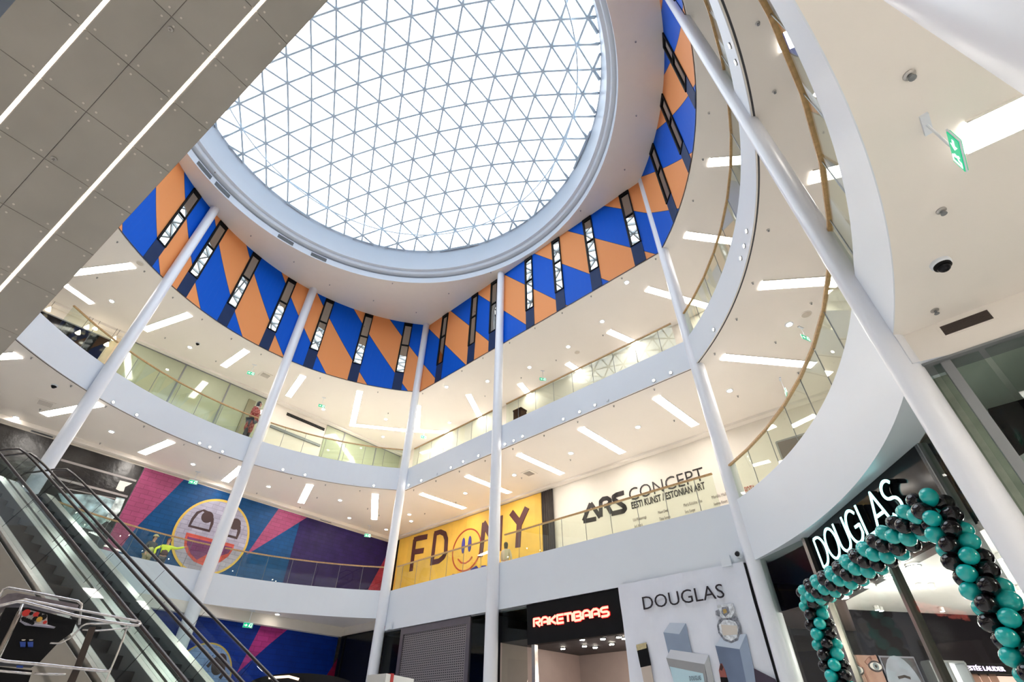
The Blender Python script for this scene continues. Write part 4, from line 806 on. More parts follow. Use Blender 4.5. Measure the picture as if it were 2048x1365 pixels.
t = sf(PD0, [0, PD0.L], LOW, 'narrow glass pane beside the tall column left of the turquoise letters'); m_ = MB(); m_.prism(PD0, [(PD0.L-.09, 0), (PD0.L, 0), (PD0.L, LOW), (PD0.L-.09, LOW)], -.1, .02); m_.build('mullion', PSTM, t)
PH_ = Plane((5.08, 4.74), (5.94, 3.95)); PH1 = Plane((5.08, 4.74), (5.25, 5.0))
m_ = MB(); m_.prism(PH_, [(-.06, LOW), (9, LOW), (9, L1b), (-.06, L1b)], -.3, 0); struct(m_.build('wall_header', CEIL))
m_ = MB(); m_.prism(PH_, [(-.12, LOW-.03), (9, LOW-.03), (9, LOW+.0), (-.12, LOW+.0)], -.3, .03); struct(m_.build('trim_12', GREYM))
t = sf(PH_, [0.02, .52, 4, 8], LOW-.03, 'large clear shop window at the right edge, under the dark air grille'); m_ = MB(); am = PH_.hit(1898, 733)[0]; m_.prism(PH_, [(am-.05, 0), (am+.05, 0), (am+.05, LOW), (am-.05, LOW)], -.14, -.02); m_.build('mullion', GREYM, t)
q = [PH_.hit(*p) for p in ((1874, 655), (1975, 622), (1981, 641), (1885, 673))]; x0, x1 = q[0][0]+.02, q[1][0]+.0; zm, zq = (q[2][1]+q[3][1])/2, (q[0][1]+q[1][1])/2
t = E('air_grille', 'dark louvred air grille in the cream header at the right', 'air grille', PH_.w((x0+x1)/2, zm)); m_ = MB(); m_.prism(PH_, [(x0-.03, zm-.02), (x1+.03, zm-.02), (x1+.03, zq+.02), (x0-.03, zq+.02)], 0, .006); m_.build('frame', CEIL, t)
m_ = MB(); m_.prism(PH_, [(x0, zm), (x1, zm), (x1, zq), (x0, zq)], 0, .008); [m_.prism(PH_, [(x0, zm+(zq-zm)*(k+.2)/9), (x1, zm+(zq-zm)*(k+.2)/9), (x1, zm+(zq-zm)*(k+.6)/9), (x0, zm+(zq-zm)*(k+.6)/9)], 0, .014) for k in range(9)]; m_.build('slats', M('brown_grille', (.075, .055, .048), .5), t)
# interior
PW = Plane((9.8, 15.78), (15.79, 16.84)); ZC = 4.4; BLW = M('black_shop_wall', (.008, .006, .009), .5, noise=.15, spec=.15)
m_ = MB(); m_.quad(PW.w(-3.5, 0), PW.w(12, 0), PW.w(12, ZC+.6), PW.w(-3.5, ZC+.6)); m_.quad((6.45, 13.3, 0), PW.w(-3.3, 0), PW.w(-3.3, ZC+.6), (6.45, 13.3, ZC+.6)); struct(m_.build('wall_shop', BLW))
q0 = P(1696, 1220, ZC); vt = [PD.w(-.3, 3.86, -1.3), PD.w(PD.L+.2, 3.86, -1.3)]
WHC = M('white_shop_ceiling', (.80, .78, .76), .5, noise=.02)
a_, b_ = P(1691, 1203, 3.86), P(1870, 1110, 3.86); a_ = np.array(a_); b_ = np.array(b_); dv = (b_-a_)/np.linalg.norm(b_-a_); far_ = a_+dv*12; a2 = a_.copy()
m_ = MB(); pw0 = np.array(PW.w(-3.3, ZC)); pw1 = np.array(PW.w(12, ZC)); m_.poly([(a2[0], a2[1], ZC), (far_[0], far_[1], ZC), (far_[0]+10, far_[1]-2, ZC), tuple(pw1), (q0[0], q0[1], ZC)]); struct(m_.build('ceiling', WHC))
m_ = MB(); m_.quad(tuple(a2), tuple(far_), (far_[0], far_[1], ZC), (a2[0], a2[1], ZC)); m_.quad(tuple(a2), (q0[0], q0[1], 3.86), (q0[0], q0[1], ZC), (a2[0], a2[1], ZC)); struct(m_.build('trim_13', WHC))
m_ = MB(); m_.poly([(6.3, 13.3, 3.86), PD.w(0, 3.86, -.05), PD.w(PD.L, 3.86, -.05), (5.3, 4.7, 3.86), (5.3+.4, 4.3, 3.86), tuple(far_), tuple(a2), (q0[0], q0[1], 3.86), tuple(PW.w(-3.3, 3.86))]) ; 
sc_ = M('dark_taupe_soffit', (.10, .075, .075), .35)
m_ = MB(); m_.poly([(6.5, 13.2, 3.86), PD.w(0, 3.86, -.15), PD.w(PD.L-.8, 3.86, -.15), tuple(a_+dv*(np.linalg.norm(b_-a_)+2.2)), tuple(a2), (q0[0], q0[1], 3.86), tuple(PW.w(-3.2, 3.86))]); struct(m_.build('ceiling', sc_))
zz5 = lambda x, y: (1500+x/5.02, 1093+y/5.02)
for i, q in enumerate(((937, 517), (1200, 403), (1405, 308), (1640, 200))):
    c = P(*zz5(*q), 3.85); t = E('shop_downlight', 'round lit downlight in the dark soffit behind the balloon arch, '+ordn(i, 4), 'downlight', c, 'downlights in the beauty shop soffit'); m_ = MB(); m_.lathe([(.10, 0), (.10, -.015)], c, 20); m_.build('lens', DOWN, t); m_ = MB(); m_.lathe([(.10, -.0), (.125, -.0), (.125, -.012), (.10, -.012)], c, 20, closed=True); m_.build('trim_ring', GREYM, t)
for i, q in enumerate(((1841, 1178), (1866, 1178), (1755, 1221), (1763, 1223), (2003, 1119), (2042, 1182), (1885, 1224))):
    c = np.array(P(*q, ZC-.12)); t = E('track_spotlight', 'small white track spotlight under the white shop ceiling, '+['above the left poster', 'left centre', 'over the left eye poster', 'beside it to the right', 'seen right of the balloon leg', 'lowest at the right edge', 'over the lit shelf'][i], 'spotlight', tuple(c), 'track spotlights in the beauty shop'); m_ = MB(); m_.lathe([(.06, 0), (.07, .10), (.03, .12)], c, 14); m_.build('head', WHC, t); m_ = MB(); m_.lathe([(.052, -.003), (.052, .0)], c, 14); m_.build('lens', DOWN, t); m_ = MB(); m_.tube([c+np.array([0, 0, .1]), (c[0], c[1], ZC)], .012, 6); m_.build('stem', WHC, t)
f6 = lambda x, y: (1500+x/5.02, 1093+y/5.02); HW = lambda *q: [PW.hit(*f6(x, y)) for x, y in q]
SK = M('print_skin', (.36, .20, .15), .5, noise=.08, nscale=2); SKS = M('print_skin_shade', (.30, .14, .10), .5); 
def rectp(parent, pl, x0, x1, z0, z1, o, name, mat, o0=None): m_ = MB(); m_.prism(pl, [(x0, z0), (x1, z0), (x1, z1), (x0, z1)], o-.02 if o0 is None else o0, o); return m_.build(name, mat, parent)
p1 = HW((985, 1095), (1262, 1100)); xa, xb, zt2 = p1[0][0]-.12, p1[1][0]-.03, (p1[0][1]+p1[1][1])/2
t = E('poster', 'large beauty poster of two made-up eyes inside the dark shop', 'poster', PW.w((xa+xb)/2, zt2-2)); rectp(t, PW, xa, xb, zt2-2.4, zt2, .05, 'print', SK)
def blob(parent, c, rx, ry, o, name, mat, n=24): m_ = MB(); m_.prism(PW, ell(c, rx, ry, n), o-.012, o); return m_.build(name, mat, parent)
EW, EI, EK = M('print_eye_white', (.62, .58, .56), .4), M('print_iris', (.16, .20, .22), .4), M('print_lash', (.03, .015, .015), .5)
for q, rx in (((1062, 1245), .20), ((1245, 1210), .22)):
    c, = HW(q); blob(t, c, rx, .13, .064, 'eyeliner', EK); blob(t, c, rx*.82, .09, .070, 'eye', EW); blob(t, c, .085, .085, .076, 'iris', EI); blob(t, c, .035, .035, .082, 'pupil', EK)
m_ = MB(); m_.stroke(PW, HW((1020, 1165), (1060, 1175), (1105, 1215)), .07, .05, .065); m_.stroke(PW, HW((1150, 1180), (1190, 1130), (1250, 1112)), .08, .05, .065); m_.stroke(PW, HW((1120, 1215), (1150, 1300), (1180, 1365)), .06, .05, .060); m_.build('brow', SKS, t)
p1 = HW((1262, 1100), (1640, 1108)); xa, xb = p1[0][0]+.03, p1[1][0]-.04
t = E('poster', 'cool grey portrait poster of a face next to the eye poster', 'poster', PW.w((xa+xb)/2, zt2-2)); rectp(t, PW, xa, xb, zt2-2.4, zt2, .05, 'print', M('print_cool_grey', (.20, .20, .25), .5, noise=.12, nscale=1.5))
clampx = lambda pts, lo, hi: [(min(max(a, lo), hi), z) for a, z in pts]
c, = HW((1500, 1330)); m_ = MB(); m_.prism(PW, clampx(clampz(ell(c, .92, 1.12, 30), zt2-2.35, zt2-.04), xa+.05, xb-.05), .045, .062); m_.build('hair', M('print_dark_hair', (.05, .035, .045), .5, noise=.3, nscale=5), t); blob(t, (c[0]+.06, c[1]-.22), .52, .74, .07, 'face', M('print_cool_face', (.26, .28, .35), .5, noise=.15, nscale=2)); blob(t, (c[0]-.10, c[1]-.52), .13, .05, .084, 'eye', EK); blob(t, (c[0]+.26, c[1]-.48), .13, .05, .084, 'eye', EK); q = HW((1470, 1325), (1530, 1310), (1590, 1330)); m_ = MB(); m_.stroke(PW, q, .06, .06, .078); m_.build('brow', EK, t)
x0, x1 = HW((1680, 1160))[0][0]+.05, HW((2040, 1175))[0][0]; LSH = M('lit_shelf_back', (.85, .85, .85), .5, em=(1, .97, .94), es=1.1)
t = E('display_shelf', 'brightly lit white display shelves against the back wall of the dark shop', 'shelf', PW.w((x0+x1)/2, zt2-2.5)); zs = (HW((1680, 1170))[0][1]); rectp(t, PW, x0, x1, zs-2.2, zs, .05, 'lit_back', LSH); m_ = MB()
for z in (zs, zs-.55, zs-1.1, zs-1.65): m_.prism(PW, [(x0, z-.02), (x1, z-.02), (x1, z+.03), (x0, z+.03)], .05, .35)
for x in (x0, (x0+x1)/2, x1): m_.prism(PW, [(x-.03, zs-2.2), (x+.03, zs-2.2), (x+.03, zs), (x-.03, zs)], .05, .35)
m_.build('shelf_frame', GREYM, t)
g6 = lambda x, y: (1780+x/5.019, 1093+y/5.019); HW2 = lambda *q: [PW.hit(*g6(x, y)) for x, y in q]
q = HW2((640, 1180), (1180, 1190), (700, 1290)); t = E('shop_sign', 'small black brand header with glowing white and violet letters deep inside the shop', 'shop sign', PW.w(q[0][0]+1, q[0][1])); rectp(t, PW, q[0][0], q[1][0]+1.2, q[2][1], q[0][1], .30, 'panel', BLACK, .05)
q = HW2((685, 1258), (945, 1262)); zz = q[0][1]; text(t, PW, 'EST\u00c9E LAUDER', (q[0][0], zz), (q[0][0]+(q[1][0]-q[0][0])*1.42, zz), HW2((690, 1212))[0][1]-zz, .31, 'letter', M('violet_white_glow', (.9, .8, 1), .5, em=(.85, .62, 1), es=1.5), ext=.01)
q = HW2((715, 1300), (1150, 1310)); t = E('poster', 'bright portrait strip under the small black brand header', 'poster', PW.w(q[0][0]+1, q[0][1]-1)); rectp(t, PW, q[0][0], q[1][0]+1, q[0][1]-1.2, q[0][1], .10, 'print', M('print_blush', (.70, .45, .38), .5, em=(.6, .4, .35), es=.5)); 
for x in (770, 830, 920, 1010): c, = HW2((x, 1345)); blob(t, c, .13, .2, .125, 'face', SK); blob(t, (c[0], c[1]+.14), .15, .14, .120, 'hair', EK)
# elements seen through the right-hand window
PHB = Plane(PH_.w(0, 0, -.45)[:2], PH_.w(1, 0, -.45)[:2]); x0, x1 = PHB.hit(1850, 740)[0], PHB.hit(1897, 740)[0]
m_ = MB(); m_.box(PHB.w((x0+x1)/2+.02, 2.75, -.2), ((x1-x0)/2+.04, .2, 2.75), (*PHB.ex, 0), (*PHB.n, 0)); tag(m_.build('concrete_pillar', M('rough_green_grey_plaster', (.40, .42, .34), .8, noise=.12, nscale=6, bump=.3)), 'pale green grey plastered pillar seen through the right-hand shop window', 'pillar')
PHC = Plane(PH_.w(0, 0, -2.6)[:2], PH_.w(1, 0, -2.6)[:2]); g7 = lambda x, y: (1700+x/3.9, 560+y/3.9); q = [PHC.hit(*g7(x, y)) for x, y in ((945, 830), (1015, 700), (1500, 545))]
m_ = MB(); m_.prism(PHC, [(q[0][0], 0), (q[0][0], q[0][1]), (q[1][0], q[1][1]), (q[1][0]+5, q[1][1]+.0), (q[1][0]+5, 0)], -2, 0); tag(m_.build('partition', BLW), 'black partition with a cut corner seen through the right-hand shop window', 'partition')
LEDT = M('lit_tube', (.9, .85, .7), .5, em=(1, .88, .68), es=1.6)
for p_, q_, z, lb in (((2030, 790), (2120, 765), L1b-1.0, 'short cream tube lamp on the black partition at the right edge'),):
    a_, b_ = PHC.hit(*p_), PHC.hit(*q_); m_ = MB(); m_.tube([PHC.w(a_[0], a_[1], .1), PHC.w(b_[0]+.3, a_[1], .1)], .06, 10); tag(m_.build('tube_lamp', LEDT), lb, 'lamp')
m_ = MB(); m_.quad(PH_.w(-.1, L1b-.15, -.32), (6.4, 6.6, L1b-.15), (16, 6.6, L1b-.15), PH_.w(12, L1b-.15, -.32)); struct(m_.build('ceiling', M('pale_green_shop_ceiling', (.55, .60, .54), .5)))
# ---------------------------------------------------------------- escalators
TAN = .589
def escalator(name_label, az, u0, u1, k, s_bot, s_top, slope, flat_top, flat_bot, soffit, u_ref=None, side=BEIGEP, n_steps=True, skirtm=STEEL, soff_z=1.1, labelcat='escalator'):
    h = np.array([math.sin(az), math.cos(az), 0]); p = np.array([math.cos(az), -math.sin(az), 0])
    nz_ = lambda s: k+slope*min(max(s, s_bot), s_top)
    W_ = lambda s, u, z: tuple(h*s+p*u+np.array([0, 0, z])); base = W_((s_bot+s_top)/2, (u0+u1)/2, nz_((s_bot+s_top)/2)-soff_z)
    t = E('escalator', name_label, 'escalator', base)
    def sweep(ua, ub, sa, sb, za, zb, mat, nm, parent=t, n=1):
        m_ = MB(); ss = sorted(set([sa, sb]+[x for x in (s_bot, s_top) if sa < x < sb]))
        for a, b in zip(ss[:-1], ss[1:]):
            m_.hexa([W_(a, ua, nz_(a)+za), W_(b, ua, nz_(b)+za), W_(b, ub, nz_(b)+za), W_(a, ub, nz_(a)+za), W_(a, ua, nz_(a)+zb), W_(b, ua, nz_(b)+zb), W_(b, ub, nz_(b)+zb), W_(a, ub, nz_(a)+zb)])
        return m_.build(nm, mat, parent)
    S0, S1 = s_bot-flat_bot, s_top+flat_top
    return t, h, p, W_, nz_, sweep, S0, S1
def moving(az, rails, k, s_bot, s_top, slope, ft, fb, label, uL, uR, soff=1.1, side=BEIGEP, gap=.12):
    t, h, p, W_, nz_, sweep, S0, S1 = escalator(label, az, uL, uR, k, s_bot, s_top, slope, ft, fb, True, soff_z=soff)
    sweep(uL, uR, S0, S1, -soff, -.42, side, 'truss_cladding')
    for u in (uL, uR):
        a, b = (u, u+.02) if u == uL else (u-.02, u); sweep(a, b, S0, S1, -.5, .02, side, 'side_panel')
    for u, sg in zip(rails, (1, -1)):
        o = sweep(u-.14 if sg < 0 else u-.10, u+.10 if sg < 0 else u+.14, S0, S1, -.06, .10, STEEL, 'deck')
        sweep(u+sg*.14-.01, u+sg*.14+.01, S0, S1, -.30, .10, GREYM, 'skirt')
        # glass in panels, joints square to the slope
        L = 1.55; lean = .82*math.sin(math.atan(slope)); s = S0+.1
        while s < S1-.2:
            e = min(s+L, S1-.1); m_ = MB()
            f = lambda ss, top: W_(ss-(lean if (top and s_bot < ss < s_top) else 0), u, nz_(ss-(lean if (top and s_bot < ss < s_top) else 0))+(.88 if top else .10))
            q = [f(s+.008, 0), f(e-.008, 0), f(e-.008, 1), f(s+.008, 1)]; w_ = p*.005
            m_.hexa([np.array(q[0])-w_, np.array(q[1])-w_, np.array(q[1])+w_, np.array(q[0])+w_, np.array(q[3])-w_, np.array(q[2])-w_, np.array(q[2])+w_, np.array(q[3])+w_]); m_.build('glass_panel', GLASSE, t)
            m_ = MB(); m_.bar(q[1], q[2], .006, .006); m_.build('glass_joint', BLACKM, t); s = e
        R = .42; pts = []
        def rp(s, dz=0): pts.append(np.array(W_(s, u, nz_(s)+.93+dz)))
        for a in np.linspace(-150, -90, 5)[::-1]: pass
        for a in np.linspace(250, 90, 9): pts.append(np.array(W_(S0-.05+R*math.cos(math.radians(a))*-1*-1, u, nz_(S0)+.93-R+R*math.sin(math.radians(a)))))
        rp(s_bot-.35); rp(s_bot, .03); rp(s_bot+.35, .02); rp(s_bot+.9)
        for s in np.arange(s_bot+1.6, s_top-.9, 1.2): rp(s)
        rp(s_top-.9); rp(s_top-.4, -.02); rp(s_top, -.06); rp(s_top+.45, -.01); rp(S1-.1)
        for a in np.linspace(90, -70, 9): pts.append(np.array(W_(S1+.05+R*math.cos(math.radians(a)), u, nz_(S1)+.93-R+R*math.sin(math.radians(a)))))
        m_ = MB(); m_.tube(pts, .030, 8); m_.build('handrail', RUBBER, t, smooth=True)
    ua, ub = rails[0]+.16, rails[1]-.16; s = s_bot-.4; dep = .40; rise = dep*slope
    STP = M('dark_grooved_step', (.035, .032, .038), .45, .4, noise=.35, nscale=60)
    while s < s_top+.3:
        zt_ = nz_(min(max(s, s_bot), s_top)); m_ = MB(); m_.hexa([W_(s, ua, zt_-.26), W_(s+dep-.006, ua, zt_-.26), W_(s+dep-.006, ub, zt_-.26), W_(s, ub, zt_-.26), W_(s, ua, zt_-.02), W_(s+dep-.006, ua, zt_-.02), W_(s+dep-.006, ub, zt_-.02), W_(s, ub, zt_-.02)])
        m_.build('step', STP, t); s += dep
    m_ = MB(); m_.hexa([W_(s, ua-.1, nz_(S1)-.1), W_(S1+.4, ua-.1, nz_(S1)-.1), W_(S1+.4, ub+.1, nz_(S1)-.1), W_(s, ub+.1, nz_(S1)-.1), W_(s, ua-.1, nz_(S1)-.01), W_(S1+.4, ua-.1, nz_(S1)-.01), W_(S1+.4, ub+.1, nz_(S1)-.01), W_(s, ub+.1, nz_(S1)-.01)]); m_.build('landing_plate', STEEL, t)
    return t, h, p, W_, nz_, sweep, S0, S1
azl = math.radians(-74.5)
moving(azl, (6.97, 8.03), -2.83, 4.80, 16.05, TAN, 1.5, 1.4, 'left escalator of the rising pair, with taupe cladding along its near side', 6.80, 8.16)
moving(azl, (8.32, 9.36), -2.83, 4.80, 16.05, TAN, 1.5, 1.4, 'right escalator of the rising pair, nearest to the laughing face mural', 8.19, 9.53)
# overhead escalator: seen from below
azo = math.radians(-55+180); SL = .596
tO, h, p, W_, nz_, sweep, S0, S1 = moving(azo, (-.05, 1.55), 12.9, -10.35, -.42, SL, .55, 1.5, 'escalator passing overhead at the top left, seen from below with two light lines', -.33, 1.83, soff=1.20, side=M('taupe_truss_side', (.26, .23, .20), .4))
uj = [-.33, .19, .75, 1.28, 1.83]; sj = [-(5.64+.727*k) for k in range(-9, 10)]
q0 = -1.20
def soff_pt(s, u, d=0.0): return np.array(W_(s, u, nz_(s)+q0-d))
FIXM = M('panel_fixing', (.62, .58, .52), .35, .3)
for a, b in zip(sorted(sj)[:-1], sorted(sj)[1:]):
    if a < -10.3 or b > -.4: continue
    for x0, x1 in ((uj[0], uj[1]-.018), (uj[1]+.018, uj[2]), (uj[2], uj[3]-.018), (uj[3]+.018, uj[4])):
        g_ = .004; m_ = MB(); m_.hexa([soff_pt(a+g_, x0+g_, .03), soff_pt(b-g_, x0+g_, .03), soff_pt(b-g_, x1-g_, .03), soff_pt(a+g_, x1-g_, .03), soff_pt(a+g_, x0+g_, .004), soff_pt(b-g_, x0+g_, .004), soff_pt(b-g_, x1-g_, .004), soff_pt(a+g_, x1-g_, .004)])
        pn = m_.build('soffit_panel', BEIGEP, tO)
        dm = MB(); dn = np.cross(np.array(soff_pt(b, x0))-np.array(soff_pt(a, x0)), p); dn /= np.linalg.norm(dn); dn = dn if dn[2] < 0 else -dn
        for ss in (a+.065, b-.065):
            for uu in (x0+.075, x1-.075):
                if (x0 == uj[0] and uu == x0+.075 and False): continue
                c_ = soff_pt(ss, uu, .030); dm = MB(); dm.tube([c_, c_+dn*.006], .014, 10)
                v_ = c_-np.array([0, 0, EYE]); zc_ = v_@_fw
                if zc_ > .1 and -20 < 1024+FPX*(v_@_ri)/zc_ < 2068 and -20 < 682.5-FPX*(v_@_up)/zc_ < 1385: dm.build('fixing_disc', FIXM, pn)
for u in (uj[1], uj[3]):
    m_ = MB(); a, b = -10.34, -.43; m_.hexa([soff_pt(a, u-.0125, .026), soff_pt(b, u-.0125, .026), soff_pt(b, u+.0125, .026), soff_pt(a, u+.0125, .026), soff_pt(a, u-.0125, .0), soff_pt(b, u-.0125, .0), soff_pt(b, u+.0125, .0), soff_pt(a, u+.0125, .0)]); m_.build('light_line', LED, tO)
for s, u in ((-5.02, .68), (-7.03, .68)):
    m_ = MB(); c_ = soff_pt(s, u, .03); m_.tube([c_, c_-np.array([0, 0, .012])], .035, 14); m_.tube([c_-np.array([0, 0, .012]), c_-np.array([0, 0, .05])], .012, 8); tag(m_.build('sprinkler', STEEL), 'chrome sprinkler in the taupe escalator soffit, '+('upper one' if s > -6 else 'lower one'), 'sprinkler')

# ---------------------------------------------------------------- balloon arch
TEAL = M('teal_balloon_latex', (.004, .46, .44), .22, noise=.05, coat=.6); BKB = M('black_balloon_latex', (.006, .004, .006), .13, noise=.05, coat=.4, spec=.35)
zA = 3.88; pL_, pR_ = np.array([6.24, 11.15, 0]), np.array([5.76, 6.52, 0])
path = [pL_+np.array([0, 0, .35+.172*k]) for k in range(int((zA-.35)/.172)+1)]; nl = len(path); top0 = path[-1]
dtop = (pR_-pL_); Lt = np.linalg.norm(dtop); dtop /= Lt; nt_ = int(Lt/.172)
path += [np.array([*(pL_+dtop*(.172*k))[:2], top0[2]+.02-.04*math.sin(math.pi*k/nt_)+.16*(k/nt_)**3]) for k in range(1, nt_)]
path += [np.array([pR_[0]+.12*k/nl, pR_[1]-.22*k/nl, top0[2]+.16-.172*k]) for k in range(0, nl+1) if top0[2]+.16-.172*k > .2]
pR_ = np.array([*path[-1][:2], 0])
arch = E('balloon_arch', 'arch of teal and black balloons standing before the turquoise lettered shop', 'balloon arch', tuple((pL_+pR_)/2))
def balloon_mesh():
    m_ = MB(); prof = [(.0, -.178), (.016, -.178), (.012, -.160), (.045, -.140), (.085, -.095), (.118, -.035), (.128, .02), (.118, .075), (.085, .122), (.045, .146), (.0, .152)]; m_.lathe([(max(r, .0005), z) for r, z in prof], (0, 0, 0), 16, closed=True); o = m_.build('balloon', TEAL, None, smooth=True); return o
b0 = balloon_mesh(); me_t = b0.data; me_k = me_t.copy(); me_k.materials.clear(); me_k.materials.append(BKB); bpy.data.objects.remove(b0)
from mathutils import Quaternion
blist = []
for i, c in enumerate(path):
    tdir = np.array(path[min(i+1, len(path)-1)])-np.array(path[max(i-1, 0)]); tdir /= np.linalg.norm(tdir)
    a = np.cross(tdir, (0.3, -1, .2)); a /= np.linalg.norm(a); b = np.cross(tdir, a)
    for k in range(4):
        ang = math.radians(45*i+90*k); d = a*math.cos(ang)+b*math.sin(ang); col = k % 2 if True else 0
        blist.append((c+d*.142, d, k % 2, i))
def vis(c):                              # nearness to the viewer and inside the frame
    v = np.array(c)-np.array([0, 0, EYE]); zc = v@_fw; x = 1024+FPX*(v@_ri)/zc; y = 682.5-FPX*(v@_up)/zc
    return (-30 < x < 2080 and -30 < y < 1395), x, y, np.linalg.norm(v)
sc_b = []
for c, d, kcol, i in blist:
    ok, x, y, dist = vis(c); facing = -(d@(np.array(c)-np.array([0, 0, EYE])))/np.linalg.norm(np.array(c)-np.array([0, 0, EYE]))
    sc_b.append(((1 if ok else 0)*(2+facing)/dist, c, d, kcol))
sc_b.sort(key=lambda q: -q[0])
rest = [MB(), MB()]
def bmat(c, d, s=1.0):
    q = Vector(tuple(d)).to_track_quat('Z', 'Y'); return Matrix.LocRotScale(Vector(tuple(c)), q, Vector((s, s, s)))
rv = [[], []]
for idx, (sc0, c, d, kcol) in enumerate(sc_b):
    s = random.uniform(.82, .91)
    if idx < 100:
        o = bpy.data.objects.new('balloon', me_k if kcol else me_t); COL.objects.link(o); o.parent = arch; o.matrix_parent_inverse = arch.matrix_world.inverted(); o.matrix_basis = bmat(c, d, s)
    else: rv[kcol].append(bmat(c, d, s))
for kcol in (0, 1):
    m_ = MB()
    for M_ in rv[kcol]:
        n0_ = len(m_.v); m_.v += [tuple(M_ @ v.co) for v in me_t.vertices]; m_.f += [tuple(n0_+i for i in f.vertices) for f in me_t.polygons]
    o = m_.build('balloon_filling', BKB if kcol else TEAL, arch, smooth=True); o['kind'] = 'stuff'
m_ = MB(); m_.tube([tuple(pL_)]+[tuple(q) for q in path]+[tuple(pR_)], .02, 8); m_.build('frame_pole', BLACKM, arch)
m_ = MB()
for q in (pL_, pR_): m_.lathe([(.3, 0), (.3, .03), (.03, .05)], tuple(q), 24)
m_.build('base_plate', BLACKM, arch)

# ---------------------------------------------------------------- exit signs
def exit_sign(base, zc, drop, ang, w_, h_, label, group='green exit signs'):
    c = np.array(P(*base, zc)); ex = np.array([math.cos(ang), math.sin(ang), 0]); t = E('exit_sign', label, 'exit sign', tuple(c), group)
    m_ = MB(); m_.box(c-np.array([0, 0, .012]), (.11, .03, .012), ex, np.cross((0, 0, 1), ex)); m_.tube([c, c-np.array([0, 0, drop])], .010, 8); m_.build('hanger', WHITE, t)
    cz = c[2]-drop-h_/2; pl = Plane((c-ex*w_/2)[:2], (c+ex*w_/2)[:2]); r_ = lambda x0, x1, z0, z1, o0, o1, nm, mt: (lambda m_: (m_.prism(pl, [(x0*w_, cz-h_/2+z0*h_), (x1*w_, cz-h_/2+z0*h_), (x1*w_, cz-h_/2+z1*h_), (x0*w_, cz-h_/2+z1*h_)], o0, o1), m_.build(nm, mt, t)))(MB())
    r_(-.02, 1.02, -.03, 1.12, -.012, .0, 'housing', WHITE); r_(0, 1, 0, 1, -.018, .006, 'panel', GRN)
    m_ = MB(); X = lambda a, b: (a*w_, cz-h_/2+b*h_)
    if c[0] > 3: fl = 1
    m_.prism(pl, [X(.10, .42), X(.28, .42), X(.28, .20), X(.44, .5), X(.28, .80), X(.28, .58), X(.10, .58)], .006, .009)
    m_.prism(pl, [X(.74, .10), X(.92, .10), X(.92, .92), X(.74, .92), X(.74, .84), X(.86, .84), X(.86, .18), X(.74, .18)], .006, .009)
    m_.stroke(pl, [X(.58, .22), X(.64, .42), X(.68, .62), X(.60, .58)], .07*w_, .006, .009); m_.stroke(pl, [X(.64, .42), X(.74, .34), X(.76, .2)], .05*w_, .006, .009); m_.prism(pl, ell(X(.70, .80), .045*w_, .045*w_, 12), .006, .009)
    m_.build('pictogram', EXW, t)
pbase = np.array(P(1838, 228, L1b)); dd = ray(1890, 265); rr = math.hypot(*pbase[:2])/math.hypot(dd[0], dd[1]); zb_ = EYE+dd[2]*rr
zt_ = zb_-.03; A1, B1 = np.array(P(1894, 263, zt_)), np.array(P(1909, 322, zt_)); ang = math.atan2(B1[1]-A1[1], B1[0]-A1[0]); Lx = np.linalg.norm(B1-A1)
C1_ = A1-(np.array([0, 0, 0])); dlow = ray(1921, 281); rr = math.hypot(*A1[:2])/math.hypot(dlow[0], dlow[1]); hsz = zt_-(EYE+dlow[2]*rr)
mid = (A1+B1)/2
def px_of(c): v = np.array(c)-np.array([0, 0, EYE]); zc = v@_fw; return 1024+FPX*(v@_ri)/zc, 682.5-FPX*(v@_up)/zc
exit_sign(px_of((mid[0], mid[1], L1b)), L1b, L1b-zt_, ang, max(Lx, .30), max(hsz, .13), 'large green exit sign hanging from the ground floor ceiling at the upper right', None)
aS = math.atan2((Ee-Cc)[1], (Ee-Cc)[0])
for b_, zc, dr, lb, a in (((1601, 655), L2b, .35, 'small green exit sign in the lower gallery under the curved ceiling', aS+1.2), ((1085, 742), CE, .5, 'tiny green exit sign in the upper gallery right of the middle column', aS+.9), ((1560, 758), L2b, .5, 'tiny exit sign seen edge-on through the curved balustrade', aS+1.9),
        ((509, 730), CE, .5, 'tiny exit sign in the upper gallery left of the second column', .5), ((648, 796), CE, .5, 'tiny exit sign in the upper gallery right of the second column', .5), ((396, 944), L2b, .45, 'tiny exit sign over the laughing face mural', .5), ((739, 1052), L2b, .5, 'small green exit sign above the violet end of the mural', .4), ((505, 1222), L1b, .45, 'green exit sign hanging on a rod over the ground floor mural', .6), ((849, 862), CE, .4, 'tiny green exit sign just right of the corner column in the upper gallery', .4)):
    exit_sign(b_, zc, dr, a, .36, .17, lb)

# ---------------------------------------------------------------- cameras, alarms
def domecam(px, py, z, k, label):
    c = P(px, py, z); t = E('dome_camera', label, 'camera', c); m_ = MB(); m_.lathe([(.085*k, 0), (.085*k, -.025*k), (.07*k, -.04*k)], c, 28); smooth_angle(m_.build('mount', WHITE, t)); m_ = MB(); m_.lathe([(.072*k, -.035*k), (.072*k, -.055*k), (.058*k, -.062*k)], c, 28); m_.build('collar', BLACKM, t)
    m_ = MB(); m_.lathe([(.055*k*math.cos(a), -.06*k-.05*k*math.sin(a)) for a in np.linspace(0, 1.56, 8)], c, 24); m_.build('dome', BLACK, t, smooth=True)
domecam(1880, 526, L1b, 1.15, 'black dome security camera in the ground floor ceiling at the right'); domecam(109.5, 771, L2b, 1.2, 'small black dome camera in the lower gallery ceiling left of the leftmost column'); domecam(396, 687, CE, 1.2, 'small black dome camera in the upper gallery ceiling between two columns')
PF = Plane(Cc, Ee, .05)
